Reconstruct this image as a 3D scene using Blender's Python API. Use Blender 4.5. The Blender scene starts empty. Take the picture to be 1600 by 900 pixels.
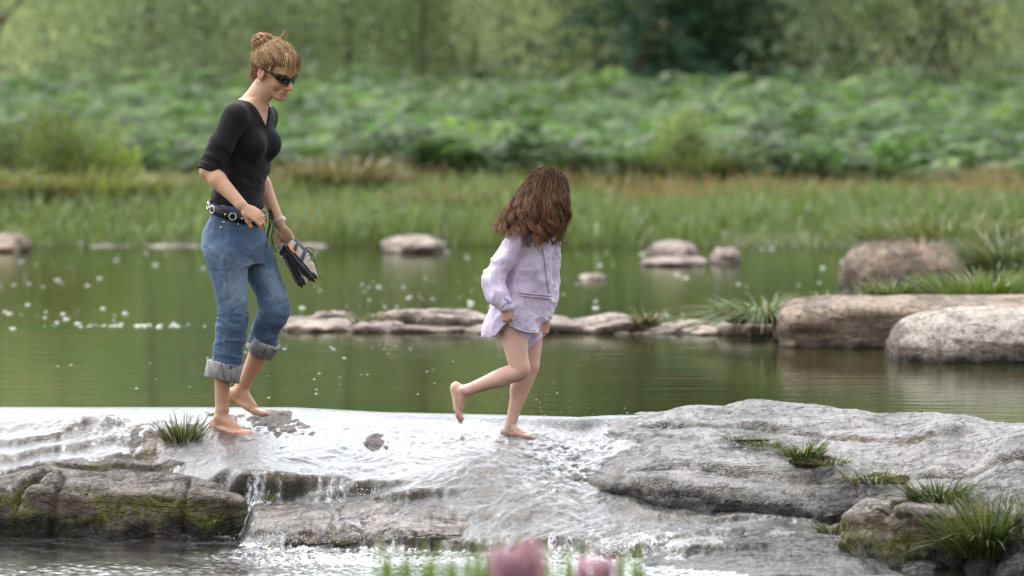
import bpy, math, random
import numpy as np
from mathutils import Vector, Matrix
from mathutils.bvhtree import BVHTree

# ------------------------------------------------------------ camera, light, exposure
FP, HC, HZ = 8889.0, 1.6, 65.0          # focal length in photo pixels, eye height over the pool, horizon row
scn = bpy.context.scene
COL = scn.collection
cam_d = bpy.data.cameras.new('camera')
cam = bpy.data.objects.new('camera', cam_d)
COL.objects.link(cam)
cam_d.lens = 200.0; cam_d.sensor_width = 36.0
cam_d.clip_start = 0.5; cam_d.clip_end = 2000
PITCH = math.atan((450 - HZ) / FP)
cam.location = (0, 0, HC)
cam.rotation_euler = (math.pi / 2 - PITCH, 0, 0)
cam_d.dof.use_dof = True
cam_d.dof.focus_distance = 24.0
cam_d.dof.aperture_fstop = 3.0
scn.camera = cam

SUN_EL, SUN_AZ = math.radians(58), math.radians(-35)     # azimuth from +Y towards +X; negative = left
world = bpy.data.worlds.new('World'); scn.world = world
world.use_nodes = True
nt = world.node_tree; nt.nodes.clear()
wo = nt.nodes.new('ShaderNodeOutputWorld'); bg = nt.nodes.new('ShaderNodeBackground')
sky = nt.nodes.new('ShaderNodeTexSky'); sky.sky_type = 'NISHITA'; sky.sun_disc = False
sky.sun_elevation = SUN_EL; sky.sun_rotation = SUN_AZ
tc = nt.nodes.new('ShaderNodeTexCoord')
nz = nt.nodes.new('ShaderNodeTexNoise'); nz.inputs['Scale'].default_value = 2.2; nz.inputs['Detail'].default_value = 5
cr = nt.nodes.new('ShaderNodeValToRGB')
cr.color_ramp.elements[0].position = 0.30; cr.color_ramp.elements[0].color = (9.0, 9.4, 10.0, 1)
cr.color_ramp.elements[1].position = 0.72; cr.color_ramp.elements[1].color = (14.5, 14.5, 14.6, 1)
mx = nt.nodes.new('ShaderNodeMixRGB'); mx.inputs[0].default_value = 0.86
nt.links.new(tc.outputs['Generated'], nz.inputs['Vector'])
nt.links.new(nz.outputs['Fac'], cr.inputs[0])
nt.links.new(sky.outputs[0], mx.inputs[1]); nt.links.new(cr.outputs[0], mx.inputs[2])
# the cloud is brighter round the hidden sun than behind the camera
dt = nt.nodes.new('ShaderNodeVectorMath'); dt.operation = 'DOT_PRODUCT'
dt.inputs[1].default_value = (math.sin(SUN_AZ) * math.cos(.6), math.cos(SUN_AZ) * math.cos(.6), math.sin(.6))
mr = nt.nodes.new('ShaderNodeMapRange'); mr.inputs['From Min'].default_value = -.5; mr.inputs['From Max'].default_value = 1.0
mr.inputs['To Min'].default_value = .48; mr.inputs['To Max'].default_value = 1.72; mr.interpolation_type = 'SMOOTHSTEP'
ml = nt.nodes.new('ShaderNodeVectorMath'); ml.operation = 'SCALE'
nt.links.new(tc.outputs['Generated'], dt.inputs[0]); nt.links.new(dt.outputs['Value'], mr.inputs['Value'])
nt.links.new(mx.outputs[0], ml.inputs[0]); nt.links.new(mr.outputs[0], ml.inputs['Scale'])
nt.links.new(ml.outputs[0], bg.inputs[0]); bg.inputs[1].default_value = 0.09
nt.links.new(bg.outputs[0], wo.inputs[0])

sun_d = bpy.data.lights.new('sun', 'SUN'); sun_d.energy = 1.5; sun_d.angle = math.radians(12); sun_d.color = (1, .95, .87)
sun = bpy.data.objects.new('sun', sun_d); COL.objects.link(sun)
_dir = Vector((math.sin(SUN_AZ) * math.cos(SUN_EL), math.cos(SUN_AZ) * math.cos(SUN_EL), math.sin(SUN_EL)))
sun.rotation_euler = _dir.to_track_quat('Z', 'Y').to_euler()
sun.location = (0, 10, 30)

scn.view_settings.view_transform = 'Standard'; scn.view_settings.look = 'None'
scn.view_settings.exposure = 1.13; scn.view_settings.gamma = 1.0
scn.view_settings.use_curve_mapping = False
scn.cycles.max_bounces = 6; scn.cycles.diffuse_bounces = 3; scn.cycles.glossy_bounces = 3
scn.cycles.transparent_max_bounces = 12; scn.cycles.transmission_bounces = 3
scn.cycles.caustics_reflective = False; scn.cycles.caustics_refractive = False
scn.cycles.sample_clamp_indirect = 6.0

# ------------------------------------------------------------ helpers
def U(px, py, Y):
    """photo pixel at distance Y -> world point"""
    return np.array([(px - 800) * Y / FP, Y, HC - (py - HZ) * Y / FP])
def XP(px, Y): return (px - 800) * Y / FP
def ZP(py, Y): return HC - (py - HZ) * Y / FP

def tag(o, label=None, cat=None, group=None, kind=None):
    if label: o['label'] = label
    if cat: o['category'] = cat
    if group: o['group'] = group
    if kind: o['kind'] = kind
    return o
def empty(name, loc, label, cat, group=None):
    o = bpy.data.objects.new(name, None); COL.objects.link(o)
    o.location = loc; o.empty_display_size = 0.1
    return tag(o, label, cat, group)
def mesh_np(name, V, F, mat, parent=None, col=None, smooth=True, origin=None, attrs=None):
    V = np.asarray(V, np.float32).reshape(-1, 3)
    if origin is not None: V = V - np.asarray(origin, np.float32)
    elif parent is not None:
        q_ = parent
        while q_ is not None: V = V - np.asarray(q_.location, np.float32); q_ = q_.parent
    me = bpy.data.meshes.new(name)
    if isinstance(F, np.ndarray):
        F = F.astype(np.int32); n, k = F.shape
        me.vertices.add(len(V)); me.vertices.foreach_set('co', V.ravel())
        me.loops.add(n * k); me.loops.foreach_set('vertex_index', F.ravel())
        me.polygons.add(n); me.polygons.foreach_set('loop_start', np.arange(n, dtype=np.int32) * k)
        me.polygons.foreach_set('loop_total', np.full(n, k, np.int32))
        me.update(calc_edges=True)
    else:
        me.from_pydata([tuple(map(float, v)) for v in V], [], [tuple(map(int, f)) for f in F]); me.update()
    if smooth: me.polygons.foreach_set('use_smooth', np.ones(len(me.polygons), bool))
    if col is not None:
        c = np.ones((len(V), 4), np.float32); c[:, :3] = col
        a = me.color_attributes.new('col', 'FLOAT_COLOR', 'POINT'); a.data.foreach_set('color', c.ravel())
    if attrs:
        for k_, v_ in attrs.items():
            a = me.attributes.new(k_, 'FLOAT', 'POINT'); a.data.foreach_set('value', np.asarray(v_, np.float32))
    me.materials.append(mat)
    o = bpy.data.objects.new(name, me); COL.objects.link(o)
    if parent is not None: o.parent = parent
    elif origin is not None: o.location = origin
    return o
def copy_tree(o, parent=None):
    c = o.copy(); COL.objects.link(c); c.parent = parent
    for ch in o.children: copy_tree(ch, c)
    return c

def _hash(ix, iy, iz, seed):
    h = (ix.astype(np.uint32) * np.uint32(374761393) + iy.astype(np.uint32) * np.uint32(668265263)
         + iz.astype(np.uint32) * np.uint32(2147483647) + np.uint32((seed * 974634777) & 0xffffffff))
    h = (h ^ (h >> np.uint32(13))) * np.uint32(1274126177)
    h = h ^ (h >> np.uint32(16))
    return (h & np.uint32(0xffff)).astype(np.float32) / 32767.5 - 1.0
def vnoise(P, seed=0):
    P = np.asarray(P, np.float32); i = np.floor(P); f = P - i; i = i.astype(np.int64)
    u = f * f * f * (f * (f * 6 - 15) + 10)
    out = 0
    for a in (0, 1):
        wa = u[:, 0] if a else 1 - u[:, 0]
        for b in (0, 1):
            wb = u[:, 1] if b else 1 - u[:, 1]
            for c in (0, 1):
                wc = u[:, 2] if c else 1 - u[:, 2]
                out = out + wa * wb * wc * _hash(i[:, 0] + a, i[:, 1] + b, i[:, 2] + c, seed)
    return out
def fbm(P, octv=4, seed=0, rough=.5):
    P = np.asarray(P, np.float32); s = 0; a = 1; t = 0
    for k in range(octv):
        s = s + a * vnoise(P * (2.03 ** k) + 17.3 * k, seed + k); t += a; a *= rough
    return s / t
def sstep(a, b, x):
    t = np.clip((x - a) / (b - a), 0, 1); return t * t * (3 - 2 * t)

def normals(V, F):
    a = V[F[:, 0]]; n = np.cross(V[F[:, 1]] - a, V[F[:, 2]] - a)
    N = np.zeros_like(V)
    for c in range(3):
        for k in range(F.shape[1]): N[:, c] += np.bincount(F[:, k], weights=n[:, c], minlength=len(V))
    return N / (np.linalg.norm(N, axis=1, keepdims=True) + 1e-12)
def smooth_mesh(V, F, it=2, lam=.5):
    E = np.concatenate([F[:, [k, (k + 1) % F.shape[1]]] for k in range(F.shape[1])])
    E = np.concatenate([E, E[:, ::-1]]); cnt = np.bincount(E[:, 0], minlength=len(V))[:, None] + 1e-9
    for _ in range(it):
        S = np.stack([np.bincount(E[:, 0], weights=V[E[:, 1], c], minlength=len(V)) for c in range(3)], 1) / cnt
        V = V + lam * (S - V)
    return V.astype(np.float32)

# ------------------------------------------------------------ signed-distance modelling
class Field:
    def __init__(s, lo, hi, h):
        s.lo = np.array(lo, np.float32); s.h = h
        s.n = np.ceil((np.array(hi) - s.lo) / h).astype(int) + 1
        s.D = np.full(tuple(s.n), 1.0, np.float32)
    def box(s, lo, hi):
        a = np.clip(np.floor((np.array(lo) - s.lo) / s.h).astype(int), 0, s.n - 1)
        b = np.clip(np.ceil((np.array(hi) - s.lo) / s.h).astype(int) + 1, 1, s.n)
        if (b <= a).any(): return None, None
        ax = [(s.lo[k] + s.h * np.arange(a[k], b[k])).astype(np.float32) for k in range(3)]
        G = np.meshgrid(*ax, indexing='ij', sparse=True)
        return (slice(a[0], b[0]), slice(a[1], b[1]), slice(a[2], b[2])), G
    def put(s, sl, d, k, mode='add'):
        A = s.D[sl]
        if mode == 'sub':
            d = -d
            h = np.maximum(k - np.abs(A - d), 0) / k; s.D[sl] = np.maximum(A, d) + h * h * k * .25
        else:
            h = np.maximum(k - np.abs(A - d), 0) / k; s.D[sl] = np.minimum(A, d) - h * h * k * .25
    def cone(s, a, ra, b, rb, k=.01, mode='add', side=None, ratio=1.0):
        """tapered capsule; side+ratio flatten it along the direction 'side'"""
        a = np.asarray(a, float); b = np.asarray(b, float); m = max(ra, rb) * max(1, 1 / ratio) + k + 2 * s.h
        sl, G = s.box(np.minimum(a, b) - m, np.maximum(a, b) + m)
        if sl is None: return
        ba = b - a; L2 = ba @ ba + 1e-12
        dx, dy, dz = G[0] - a[0], G[1] - a[1], G[2] - a[2]
        t = np.clip((dx * ba[0] + dy * ba[1] + dz * ba[2]) / L2, 0, 1)
        ex, ey, ez = dx - t * ba[0], dy - t * ba[1], dz - t * ba[2]
        q = ex * ex + ey * ey + ez * ez; r = ra + (rb - ra) * t
        if side is not None:
            n = np.asarray(side, float); n = n / np.linalg.norm(n)
            w = ex * n[0] + ey * n[1] + ez * n[2]
            q = q + w * w * (1 / ratio ** 2 - 1)
            d = (np.sqrt(q) - r) * min(1, ratio)
        else: d = np.sqrt(q) - r
        s.put(sl, d.astype(np.float32), k, mode)
    def chain(s, pts, rad, k=.01, **kw):
        for i in range(len(pts) - 1): s.cone(pts[i], rad[i], pts[i + 1], rad[i + 1], k, **kw)
    def limb(s, pts, rad, k=.01, n=5):
        P = np.array(pts, float); r = np.array(rad, float); Q = np.column_stack([P, r]); E = np.vstack([2 * Q[0] - Q[1], Q, 2 * Q[-1] - Q[-2]]); out = []
        for i in range(1, len(E) - 2):
            for j in range(n):
                t = j / n; a, b, c, d = E[i - 1:i + 3]
                out.append(.5 * (2 * b + (c - a) * t + (2 * a - 5 * b + 4 * c - d) * t * t + (3 * b - a - 3 * c + d) * t ** 3))
        out.append(Q[-1]); out = np.array(out); A = Field.__new__(Field); A.lo, A.h, A.n = s.lo, s.h, s.n; A.D = np.full(tuple(s.n), 1.0, np.float32)
        A.chain(out[:, :3], out[:, 3], .004)
        hh = np.maximum(k - np.abs(s.D - A.D), 0) / k; s.D = np.minimum(s.D, A.D) - hh * hh * k * .25
    def ell(s, c, r, R=None, k=.01, mode='add'):
        """ellipsoid, R = 3x3 with rows = local axes"""
        c = np.asarray(c, float); r = np.asarray(r, float); m = r.max() + k + 2 * s.h
        sl, G = s.box(c - m, c + m)
        if sl is None: return
        R = np.eye(3) if R is None else np.asarray(R)
        d = [G[i] - c[i] for i in range(3)]
        q = 0; q2 = 0
        for i in range(3):
            l = d[0] * R[i, 0] + d[1] * R[i, 1] + d[2] * R[i, 2]
            q = q + (l / r[i]) ** 2; q2 = q2 + (l / r[i] ** 2) ** 2
        k0 = np.sqrt(q); k1 = np.sqrt(q2) + 1e-9
        s.put(sl, (k0 * (k0 - 1) / k1).astype(np.float32), k, mode)
    def stack(s, rows, k=.01, p=2.0, ext=0.0):
        """vertical loft; rows = (z, cx, cy, rx, ry, yaw) from low to high"""
        R = np.array(sorted(rows), float); z0, z1 = R[0, 0], R[-1, 0]
        m = R[:, 3:5].max() * 1.4 + k
        sl, G = s.box([R[:, 1].min() - m, R[:, 2].min() - m, z0 - k - .03], [R[:, 1].max() + m, R[:, 2].max() + m, z1 + k + .03])
        z = np.clip(G[2].ravel(), z0, z1)
        def sm(c):
            # monotone-ish cubic through the rows
            x = R[:, 0]; y = R[:, c]; mslope = np.gradient(y, x)
            i = np.clip(np.searchsorted(x, z) - 1, 0, len(x) - 2); h = x[i + 1] - x[i]; t = (z - x[i]) / h
            return ((2 * t ** 3 - 3 * t ** 2 + 1) * y[i] + (t ** 3 - 2 * t ** 2 + t) * h * mslope[i]
                    + (-2 * t ** 3 + 3 * t ** 2) * y[i + 1] + (t ** 3 - t ** 2) * h * mslope[i + 1])
        cx, cy, rx, ry, yw = [sm(c)[None, None, :] for c in range(1, 6)]
        dx = G[0] - cx; dy = G[1] - cy
        u = dx * np.cos(yw) + dy * np.sin(yw); v = -dx * np.sin(yw) + dy * np.cos(yw)
        q = (np.abs(u / rx) ** p + np.abs(v / ry) ** p) ** (1 / p)
        d = (q - 1) * np.minimum(rx, ry) - ext
        dz = np.maximum(z0 - G[2], G[2] - z1)
        d = np.maximum(d, dz)
        s.put(sl, d.astype(np.float32), k)
    def mesh(s):
        D = s.D; S = D < 0
        c = [S[i:S.shape[0] - 1 + i, j:S.shape[1] - 1 + j, l:S.shape[2] - 1 + l] for i in (0, 1) for j in (0, 1) for l in (0, 1)]
        o = c[0].copy(); a = c[0].copy()
        for x in c[1:]: o |= x; a &= x
        act = o & ~a; I = np.argwhere(act)
        idx = np.full(act.shape, -1, np.int32); idx[act] = np.arange(len(I))
        off = np.array([[i, j, l] for i in (0, 1) for j in (0, 1) for l in (0, 1)])
        v = np.stack([D[I[:, 0] + q[0], I[:, 1] + q[1], I[:, 2] + q[2]] for q in off], 1)
        P = np.zeros((len(I), 3), np.float32); n = np.zeros(len(I), np.float32)
        for p in range(8):
            for q in range(p + 1, 8):
                if np.abs(off[p] - off[q]).sum() != 1: continue
                m = (v[:, p] < 0) != (v[:, q] < 0)
                t = np.where(m, v[:, p] / np.where(m, v[:, p] - v[:, q], 1), 0)
                P += m[:, None] * (off[p] + t[:, None] * (off[q] - off[p])); n += m
        P = (P / n[:, None] + I) * s.h + s.lo
        Fs = []
        for ax in range(3):
            b, c2 = (ax + 1) % 3, (ax + 2) % 3
            s0 = [slice(None)] * 3; s1 = [slice(None)] * 3
            s0[ax] = slice(0, -1); s1[ax] = slice(1, None)
            for w in (b, c2): s0[w] = slice(1, -1); s1[w] = slice(1, -1)
            A, B = S[tuple(s0)], S[tuple(s1)]
            for flip, M in ((0, A & ~B), (1, B & ~A)):
                e = np.argwhere(M)
                if not len(e): continue
                e[:, b] += 1; e[:, c2] += 1
                def id_(db, dc):
                    q = e.copy(); q[:, b] -= db; q[:, c2] -= dc
                    return idx[q[:, 0], q[:, 1], q[:, 2]]
                f = np.stack([id_(1, 1), id_(0, 1), id_(0, 0), id_(1, 0)], 1)
                Fs.append(f[:, ::-1] if flip else f)
        return P.astype(np.float32), np.concatenate(Fs)

# ------------------------------------------------------------ materials
class NT:
    def __init__(s, name):
        s.m = bpy.data.materials.new(name); s.m.use_nodes = True; s.t = s.m.node_tree; s.t.nodes.clear()
        s.out = s.t.nodes.new('ShaderNodeOutputMaterial')
    def n(s, ty, ins=None, **kw):
        nd = s.t.nodes.new('ShaderNode' + ty)
        for k, v in kw.items(): setattr(nd, k, v)
        for k, v in (ins or {}).items(): s.set(nd, k, v)
        return nd
    def set(s, nd, k, v):
        i = nd.inputs[k]
        if isinstance(v, bpy.types.NodeSocket): s.t.links.new(v, i)
        elif isinstance(v, bpy.types.Node): s.t.links.new(v.outputs[0], i)
        elif isinstance(v, (tuple, list)) and len(v) == 3 and i.type == 'RGBA': i.default_value = (*v, 1)
        else: i.default_value = v
    def ramp(s, fac, stops):
        r = s.n('ValToRGB', {0: fac}); e = r.color_ramp.elements
        while len(e) < len(stops): e.new(.5)
        for q, (p, c) in zip(e, stops):
            q.position = p; q.color = (c, c, c, 1) if isinstance(c, (int, float)) else (*c, 1)
        return r.outputs[0]
    def mix(s, f, a, b, mode='MIX'):
        m = s.n('MixRGB', blend_type=mode); s.set(m, 0, f); s.set(m, 1, a); s.set(m, 2, b); return m.outputs[0]
    def math(s, op, a, b=0.0, clamp=False):
        m = s.n('Math', operation=op, use_clamp=clamp); s.set(m, 0, a); s.set(m, 1, b); return m.outputs[0]
    def coord(s, scale=(1, 1, 1), which='Object'):
        c = s.n('TexCoord'); m = s.n('Mapping', {'Vector': c.outputs[which]}); m.inputs['Scale'].default_value = scale
        return m.outputs[0]
    def pos(s, scale=(1, 1, 1)):
        g = s.n('NewGeometry'); m = s.n('Mapping', {'Vector': g.outputs['Position']}); m.inputs['Scale'].default_value = scale
        return m.outputs[0]
    def noise(s, vec, scale, detail=4, rough=.55, dist=0.0):
        return s.n('TexNoise', {'Vector': vec, 'Scale': scale, 'Detail': detail, 'Roughness': rough, 'Distortion': dist}).outputs['Fac']
    def bump(s, h, st, dist=.01, nrm=None):
        b = s.n('Bump', {'Height': h, 'Strength': st, 'Distance': dist})
        if nrm is not None: s.set(b, 'Normal', nrm)
        return b.outputs[0]
    def attr(s, name, o='Color'): return s.n('Attribute', attribute_name=name).outputs[o]
    def done(s, sh):
        s.t.links.new(sh.outputs[0] if isinstance(sh, bpy.types.Node) else sh, s.out.inputs['Surface']); return s.m
    def princ(s, **kw):
        p = s.n('BsdfPrincipled')
        for k, v in kw.items(): s.set(p, k.replace('_', ' '), v)
        return p

def foliage_mat(name, trans=.35, rough=.55):
    m = NT(name); c = m.attr('col')
    p = m.princ(Base_Color=c, Roughness=rough)
    t = m.n('BsdfTranslucent', {'Color': m.mix(1.0, c, (1.0, 1.1, .7), 'MULTIPLY')})
    return m.done(m.n('MixShader', {0: trans, 1: p, 2: t}))
M_LEAF = foliage_mat('leaf', .45); M_GRASS = foliage_mat('grass_blade', .3, .45); M_PETAL = foliage_mat('petal', .3, .6)
def bark_mat():
    m = NT('bark'); v = m.coord(); n = m.noise(v, 9, 5)
    return m.done(m.princ(Base_Color=m.ramp(n, [(.3, (.07, .055, .04)), (.7, (.2, .17, .13))]), Roughness=.9, Normal=m.bump(n, .6, .03)))
M_BARK = bark_mat()
def rock_mat(name, base=((.15, .125, .105), (.40, .36, .325)), moss=.0, zblack=-9.0, hblack=.08, wet=.5, pink=(.40, .30, .25), pinkamt=.35, mlev=.55, spec=None, sidek=(.25, .75), stain=(.085, .06, .042)):
    m = NT(name); v = m.pos()
    big = m.noise(v, 2.3, 5, .6, .4); mid = m.noise(m.pos((1, .45, 1)), 11, 6, .62); fine = m.noise(v, 95, 3, .6)
    lng = m.noise(m.pos((1, .22, 1)), 42, 5, .7, .3)
    c = m.ramp(m.mix(.45, mid, lng), [(.38, base[0]), (.50, tuple((a + b) * .5 for a, b in zip(*base))), (.60, base[1])])
    c = m.mix(m.ramp(lng, [(.34, .75), (.43, 0.0)]), c, tuple(x * .35 for x in base[0]))
    c = m.mix(m.math('MULTIPLY', m.ramp(big, [(.45, 0.0), (.65, 1.0)]), pinkamt), c, pink)
    ln1 = m.math('ABSOLUTE', m.math('SUBTRACT', m.noise(m.pos((.28, 1.3, 1.6)), 7, 4, .6, .6), .5))
    ln2 = m.math('ABSOLUTE', m.math('SUBTRACT', m.noise(m.pos((.8, .8, 1)), 4, 5, .65, .3), .5))
    cl_ = m.math('MAXIMUM', m.ramp(ln1, [(.0, .6), (.018, 0.0)]), m.ramp(ln2, [(.0, .35), (.008, 0.0)]))
    c = m.mix(m.ramp(m.noise(m.pos((1, .3, 1)), 5.5, 6, .68, .5), [(.47, 0.0), (.57, .72)]), c, tuple(x * .45 for x in base[0]))
    c = m.mix(m.ramp(fine, [(.30, .55), (.44, 0.0)]), c, (.05, .043, .038))
    c = m.mix(m.ramp(m.noise(v, 70, 2), [(.62, 0.0), (.74, .6)]), c, (.36, .34, .32))
    c = m.mix(m.ramp(m.noise(v, 17, 4, .7), [(.60, 0.0), (.68, .45)]), c, (.32, .32, .29))     # lichen
    ck_ = m.math('MAXIMUM', m.math('MULTIPLY', m.attr('crack', 'Fac'), .85, True), cl_)
    c = m.mix(ck_, c, (.02, .016, .012))
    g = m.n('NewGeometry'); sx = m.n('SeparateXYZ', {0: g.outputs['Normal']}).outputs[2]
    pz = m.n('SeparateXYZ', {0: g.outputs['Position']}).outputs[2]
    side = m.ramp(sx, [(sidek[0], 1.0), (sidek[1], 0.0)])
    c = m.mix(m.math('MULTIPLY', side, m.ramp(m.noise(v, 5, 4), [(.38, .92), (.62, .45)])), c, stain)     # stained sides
    if moss > 0:
        mk = m.math('MULTIPLY', side, m.ramp(m.noise(v, 6.5, 5, .65, .3), [(mlev - .05, 0.0), (mlev + .06, moss)]))
        c = m.mix(mk, c, m.ramp(m.noise(v, 60, 3), [(.35, (.045, .05, .012)), (.7, (.17, .165, .04))]))
    wob = m.math('MULTIPLY', m.math('SUBTRACT', m.noise(m.pos((1, 1, .3)), 7, 5), .5), hblack * 2.6)
    lev = m.math('ADD', m.math('SUBTRACT', pz, zblack), wob)
    bk = m.ramp(m.math('DIVIDE', lev, hblack), [(.55, 1.0), (1.0, 0.0)])
    c = m.mix(m.math('MULTIPLY', bk, .93), c, (.012, .011, .009))
    r = m.ramp(mid, [(.3, .20 + .5 * (1 - wet)), (.7, .42 + .48 * (1 - wet))])
    h = m.math('SUBTRACT', m.math('ADD', m.math('ADD', m.math('MULTIPLY', mid, 1.0), m.math('MULTIPLY', fine, .45)), m.math('MULTIPLY', lng, .8)), m.math('MULTIPLY', cl_, .9))
    return m.done(m.princ(Base_Color=c, Roughness=r, Specular_IOR_Level=(m.math('MULTIPLY', m.ramp(m.mix(.5, lng, big), [(.42, .10 + .1 * wet), (.56, .32 + .50 * wet)]), m.math('SUBTRACT', 1.0, ck_, True)) if spec is None else spec), Normal=m.bump(h, .8, .02)))

# ------------------------------------------------------------ generators
def ribbons(base, tip_dir, length, width, bend, seg=4, rng=None):
    """N bent tapered blades -> V,F,t ; base Nx3, tip_dir Nx3 unit, bend = droop"""
    N = len(base); up = np.array([0, 0, 1.])
    t = np.linspace(0, 1, seg + 1)[None, :, None]
    L = length[:, None, None]; hd = tip_dir.copy(); hd[:, 2] = 0
    hd /= np.linalg.norm(hd, axis=1, keepdims=True) + 1e-9
    C = base[:, None, :] + L * (t * tip_dir[:, None, :] + (t ** 2) * bend[:, None, None] * (hd[:, None, :] * .7 - up * .75))
    ang = rng.uniform(0, math.pi, N); sd = np.stack([np.cos(ang), np.sin(ang), 0 * ang], 1)
    w = width[:, None, None] * np.sqrt(np.clip(1 - t, 0.0, 1)) * .5 + .0004
    V = np.stack([C - sd[:, None] * w, C + sd[:, None] * w], 2).reshape(N, -1, 3)
    k = np.arange(seg)[None]; b0 = (np.arange(N) * 2 * (seg + 1))[:, None] + 2 * k
    F = np.stack([b0, b0 + 1, b0 + 3, b0 + 2], -1).reshape(-1, 4)
    return V.reshape(-1, 3), F, np.repeat(np.linspace(0, 1, seg + 1), 2)[None].repeat(N, 0).ravel()
def leaf_quads(C, size, rng, aspect=2.0, flat=0.0):
    N = len(C); d = rng.normal(size=(N, 3)); d[:, 2] *= (1 - flat); d /= np.linalg.norm(d, axis=1, keepdims=True)
    e = rng.normal(size=(N, 3)); e -= (e * d).sum(1, keepdims=True) * d; e /= np.linalg.norm(e, axis=1, keepdims=True)
    s = size[:, None]
    V = np.stack([C - d * s * .5, C + e * s * .5 / aspect, C + d * s * .5, C - e * s * .5 / aspect], 1)
    return V.reshape(-1, 3), np.arange(4 * N).reshape(-1, 4)
def tube(pts, rad, sides=6, closed=False):
    P = np.asarray(pts, float); n = len(P); rad = np.broadcast_to(rad, n)
    T = np.gradient(P, axis=0) if not closed else np.roll(P, -1, 0) - np.roll(P, 1, 0)
    T /= np.linalg.norm(T, axis=1, keepdims=True) + 1e-12
    a = np.cross(T[0], [0, 0, 1.]);
    if np.linalg.norm(a) < .1: a = np.cross(T[0], [1., 0, 0])
    A = []
    for i in range(n):
        a = a - (a @ T[i]) * T[i]; a /= np.linalg.norm(a) + 1e-12; A.append(a)
    A = np.array(A); B = np.cross(T, A)
    th = np.arange(sides) / sides * 2 * math.pi
    V = P[:, None] + rad[:, None, None] * (A[:, None] * np.cos(th)[None, :, None] + B[:, None] * np.sin(th)[None, :, None])
    F = []
    m = n if closed else n - 1
    for i in range(m):
        j = (i + 1) % n
        for k in range(sides):
            F.append((i * sides + k, i * sides + (k + 1) % sides, j * sides + (k + 1) % sides, j * sides + k))
    return V.reshape(-1, 3), np.array(F)
class MB:
    """gathers pieces of ONE part"""
    def __init__(s): s.V = []; s.F = []; s.C = []; s.n = 0
    def add(s, V, F, c=None):
        V = np.asarray(V); s.V.append(V); s.F.append(np.asarray(F) + s.n); s.n += len(V)
        s.C.append(np.broadcast_to(np.array(c if c is not None else (.5, .5, .5), float), (len(V), 3)))
    def build(s, name, mat, parent=None, **kw):
        return mesh_np(name, np.concatenate(s.V), np.concatenate(s.F), mat, parent, col=np.concatenate(s.C), **kw)
# ============================================================ the setting
rng = np.random.default_rng(7)
LOW = -.455                                              # level of the lower pool
LIP = np.array([(-400, 24.9), (450, 24.88), (600, 24.55), (740, 24.42), (850, 24.3), (905, 24.22), (950, 24.35), (1100, 24.42), (1200, 24.4), (1300, 24.25), (1400, 24.0), (1500, 23.75), (1600, 23.3), (2000, 23.0)], float)
def lip_y(x):
    px = 800 + x * FP / 24.5
    return np.interp(px, LIP[:, 0], LIP[:, 1])
L_ = 'L'
COLS = {
 -300: [(660, 24.6), (700, 24.25), (735, 24.0), (L_, 23.6)],
 200: [(656, 24.55), (690, 24.2), (722, 23.95), (L_, 23.6)],
 345: [(662, 24.5), (695, 24.05), (735, 23.6), (L_, 23.4)],
 372: [(664, 24.5), (698, 24.0), (738, 23.52), (L_, 23.42)],
 392: [(664, 24.5), (698, 24.0), (738, 23.52), (784, 23.475), (800, 23.3), (832, 23.08), (L_, 23.0)],
 450: [(665, 24.45), (698, 24.0), (742, 23.5), (786, 23.45), (834, 22.95), (L_, 22.90)],
 550: [(668, 24.3), (700, 23.95), (757, 23.42), (784, 23.38), (836, 22.9), (L_, 22.85)],
 650: [(672, 24.2), (700, 23.95), (766, 23.3), (786, 23.27), (838, 22.85), (L_, 22.79)],
 740: [(672, 24.15), (712, 23.75), (740, 23.5), (790, 23.17), (842, 22.8), (L_, 22.72)],
 850: [(676, 24.1), (702, 23.85), (762, 23.3), (845, 22.7), (874, 22.6), (L_, 22.35)],
 950: [(688, 24.0), (722, 23.65), (775, 23.2), (850, 22.6), (876, 22.5), (905, 22.0), (930, 21.6)],
 1050: [(700, 23.8), (775, 23.1), (852, 22.5), (872, 22.42), (905, 21.9), (940, 21.4)],
 1200: [(720, 23.5), (792, 22.95), (845, 22.45), (862, 22.38), (905, 21.8), (940, 21.3)],
 1330: [(760, 23.2), (835, 22.6), (866, 22.3), (905, 21.8), (930, 21.4)],
 1400: [(800, 23.0), (865, 22.5), (L_, 22.25)],
 1600: [(800, 23.0), (L_, 22.4)], 2300: [(800, 23.0), (L_, 22.4)]}
NXg, NYg = 640, 560
X0, X1, Y0, Y1 = -3.4, 3.4, 19.5, 25.2
gx = np.linspace(X0, X1, NXg); gy = np.linspace(Y0, Y1, NYg)
_cp = np.array(sorted(COLS)); _prof = []
for c in _cp:
    pts = [(y, LOW if p == L_ else ZP(p, y)) for p, y in COLS[c]]
    yl = float(np.interp(c, LIP[:, 0], LIP[:, 1])); pts = [(yl, 0.0)] + pts
    pts = np.array(sorted(pts)); _prof.append(np.interp(gy, pts[:, 0], pts[:, 1]))
_prof = np.array(_prof)
GX, GY = np.meshgrid(gx, gy, indexing='ij')
_w = np.zeros((NXg, 3 * NYg)).reshape(-1)
PXg = 800 + GX * FP / GY
i_ = np.clip(np.searchsorted(_cp, PXg) - 1, 0, len(_cp) - 2)
t_ = np.clip((PXg - _cp[i_]) / (_cp[i_ + 1] - _cp[i_]), 0, 1)
jj = np.arange(NYg)[None].repeat(NXg, 0)
Wg = _prof[i_, jj] * (1 - t_) + _prof[i_ + 1, jj] * t_
def blur(A, n, ax):
    k = np.ones(n) / n
    pad = [(0, 0), (0, 0)]; pad[ax] = (n // 2, n // 2)
    B = np.pad(A, pad, mode='edge')
    return np.apply_along_axis(lambda r: np.convolve(r, k, 'valid'), ax, B)
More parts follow.
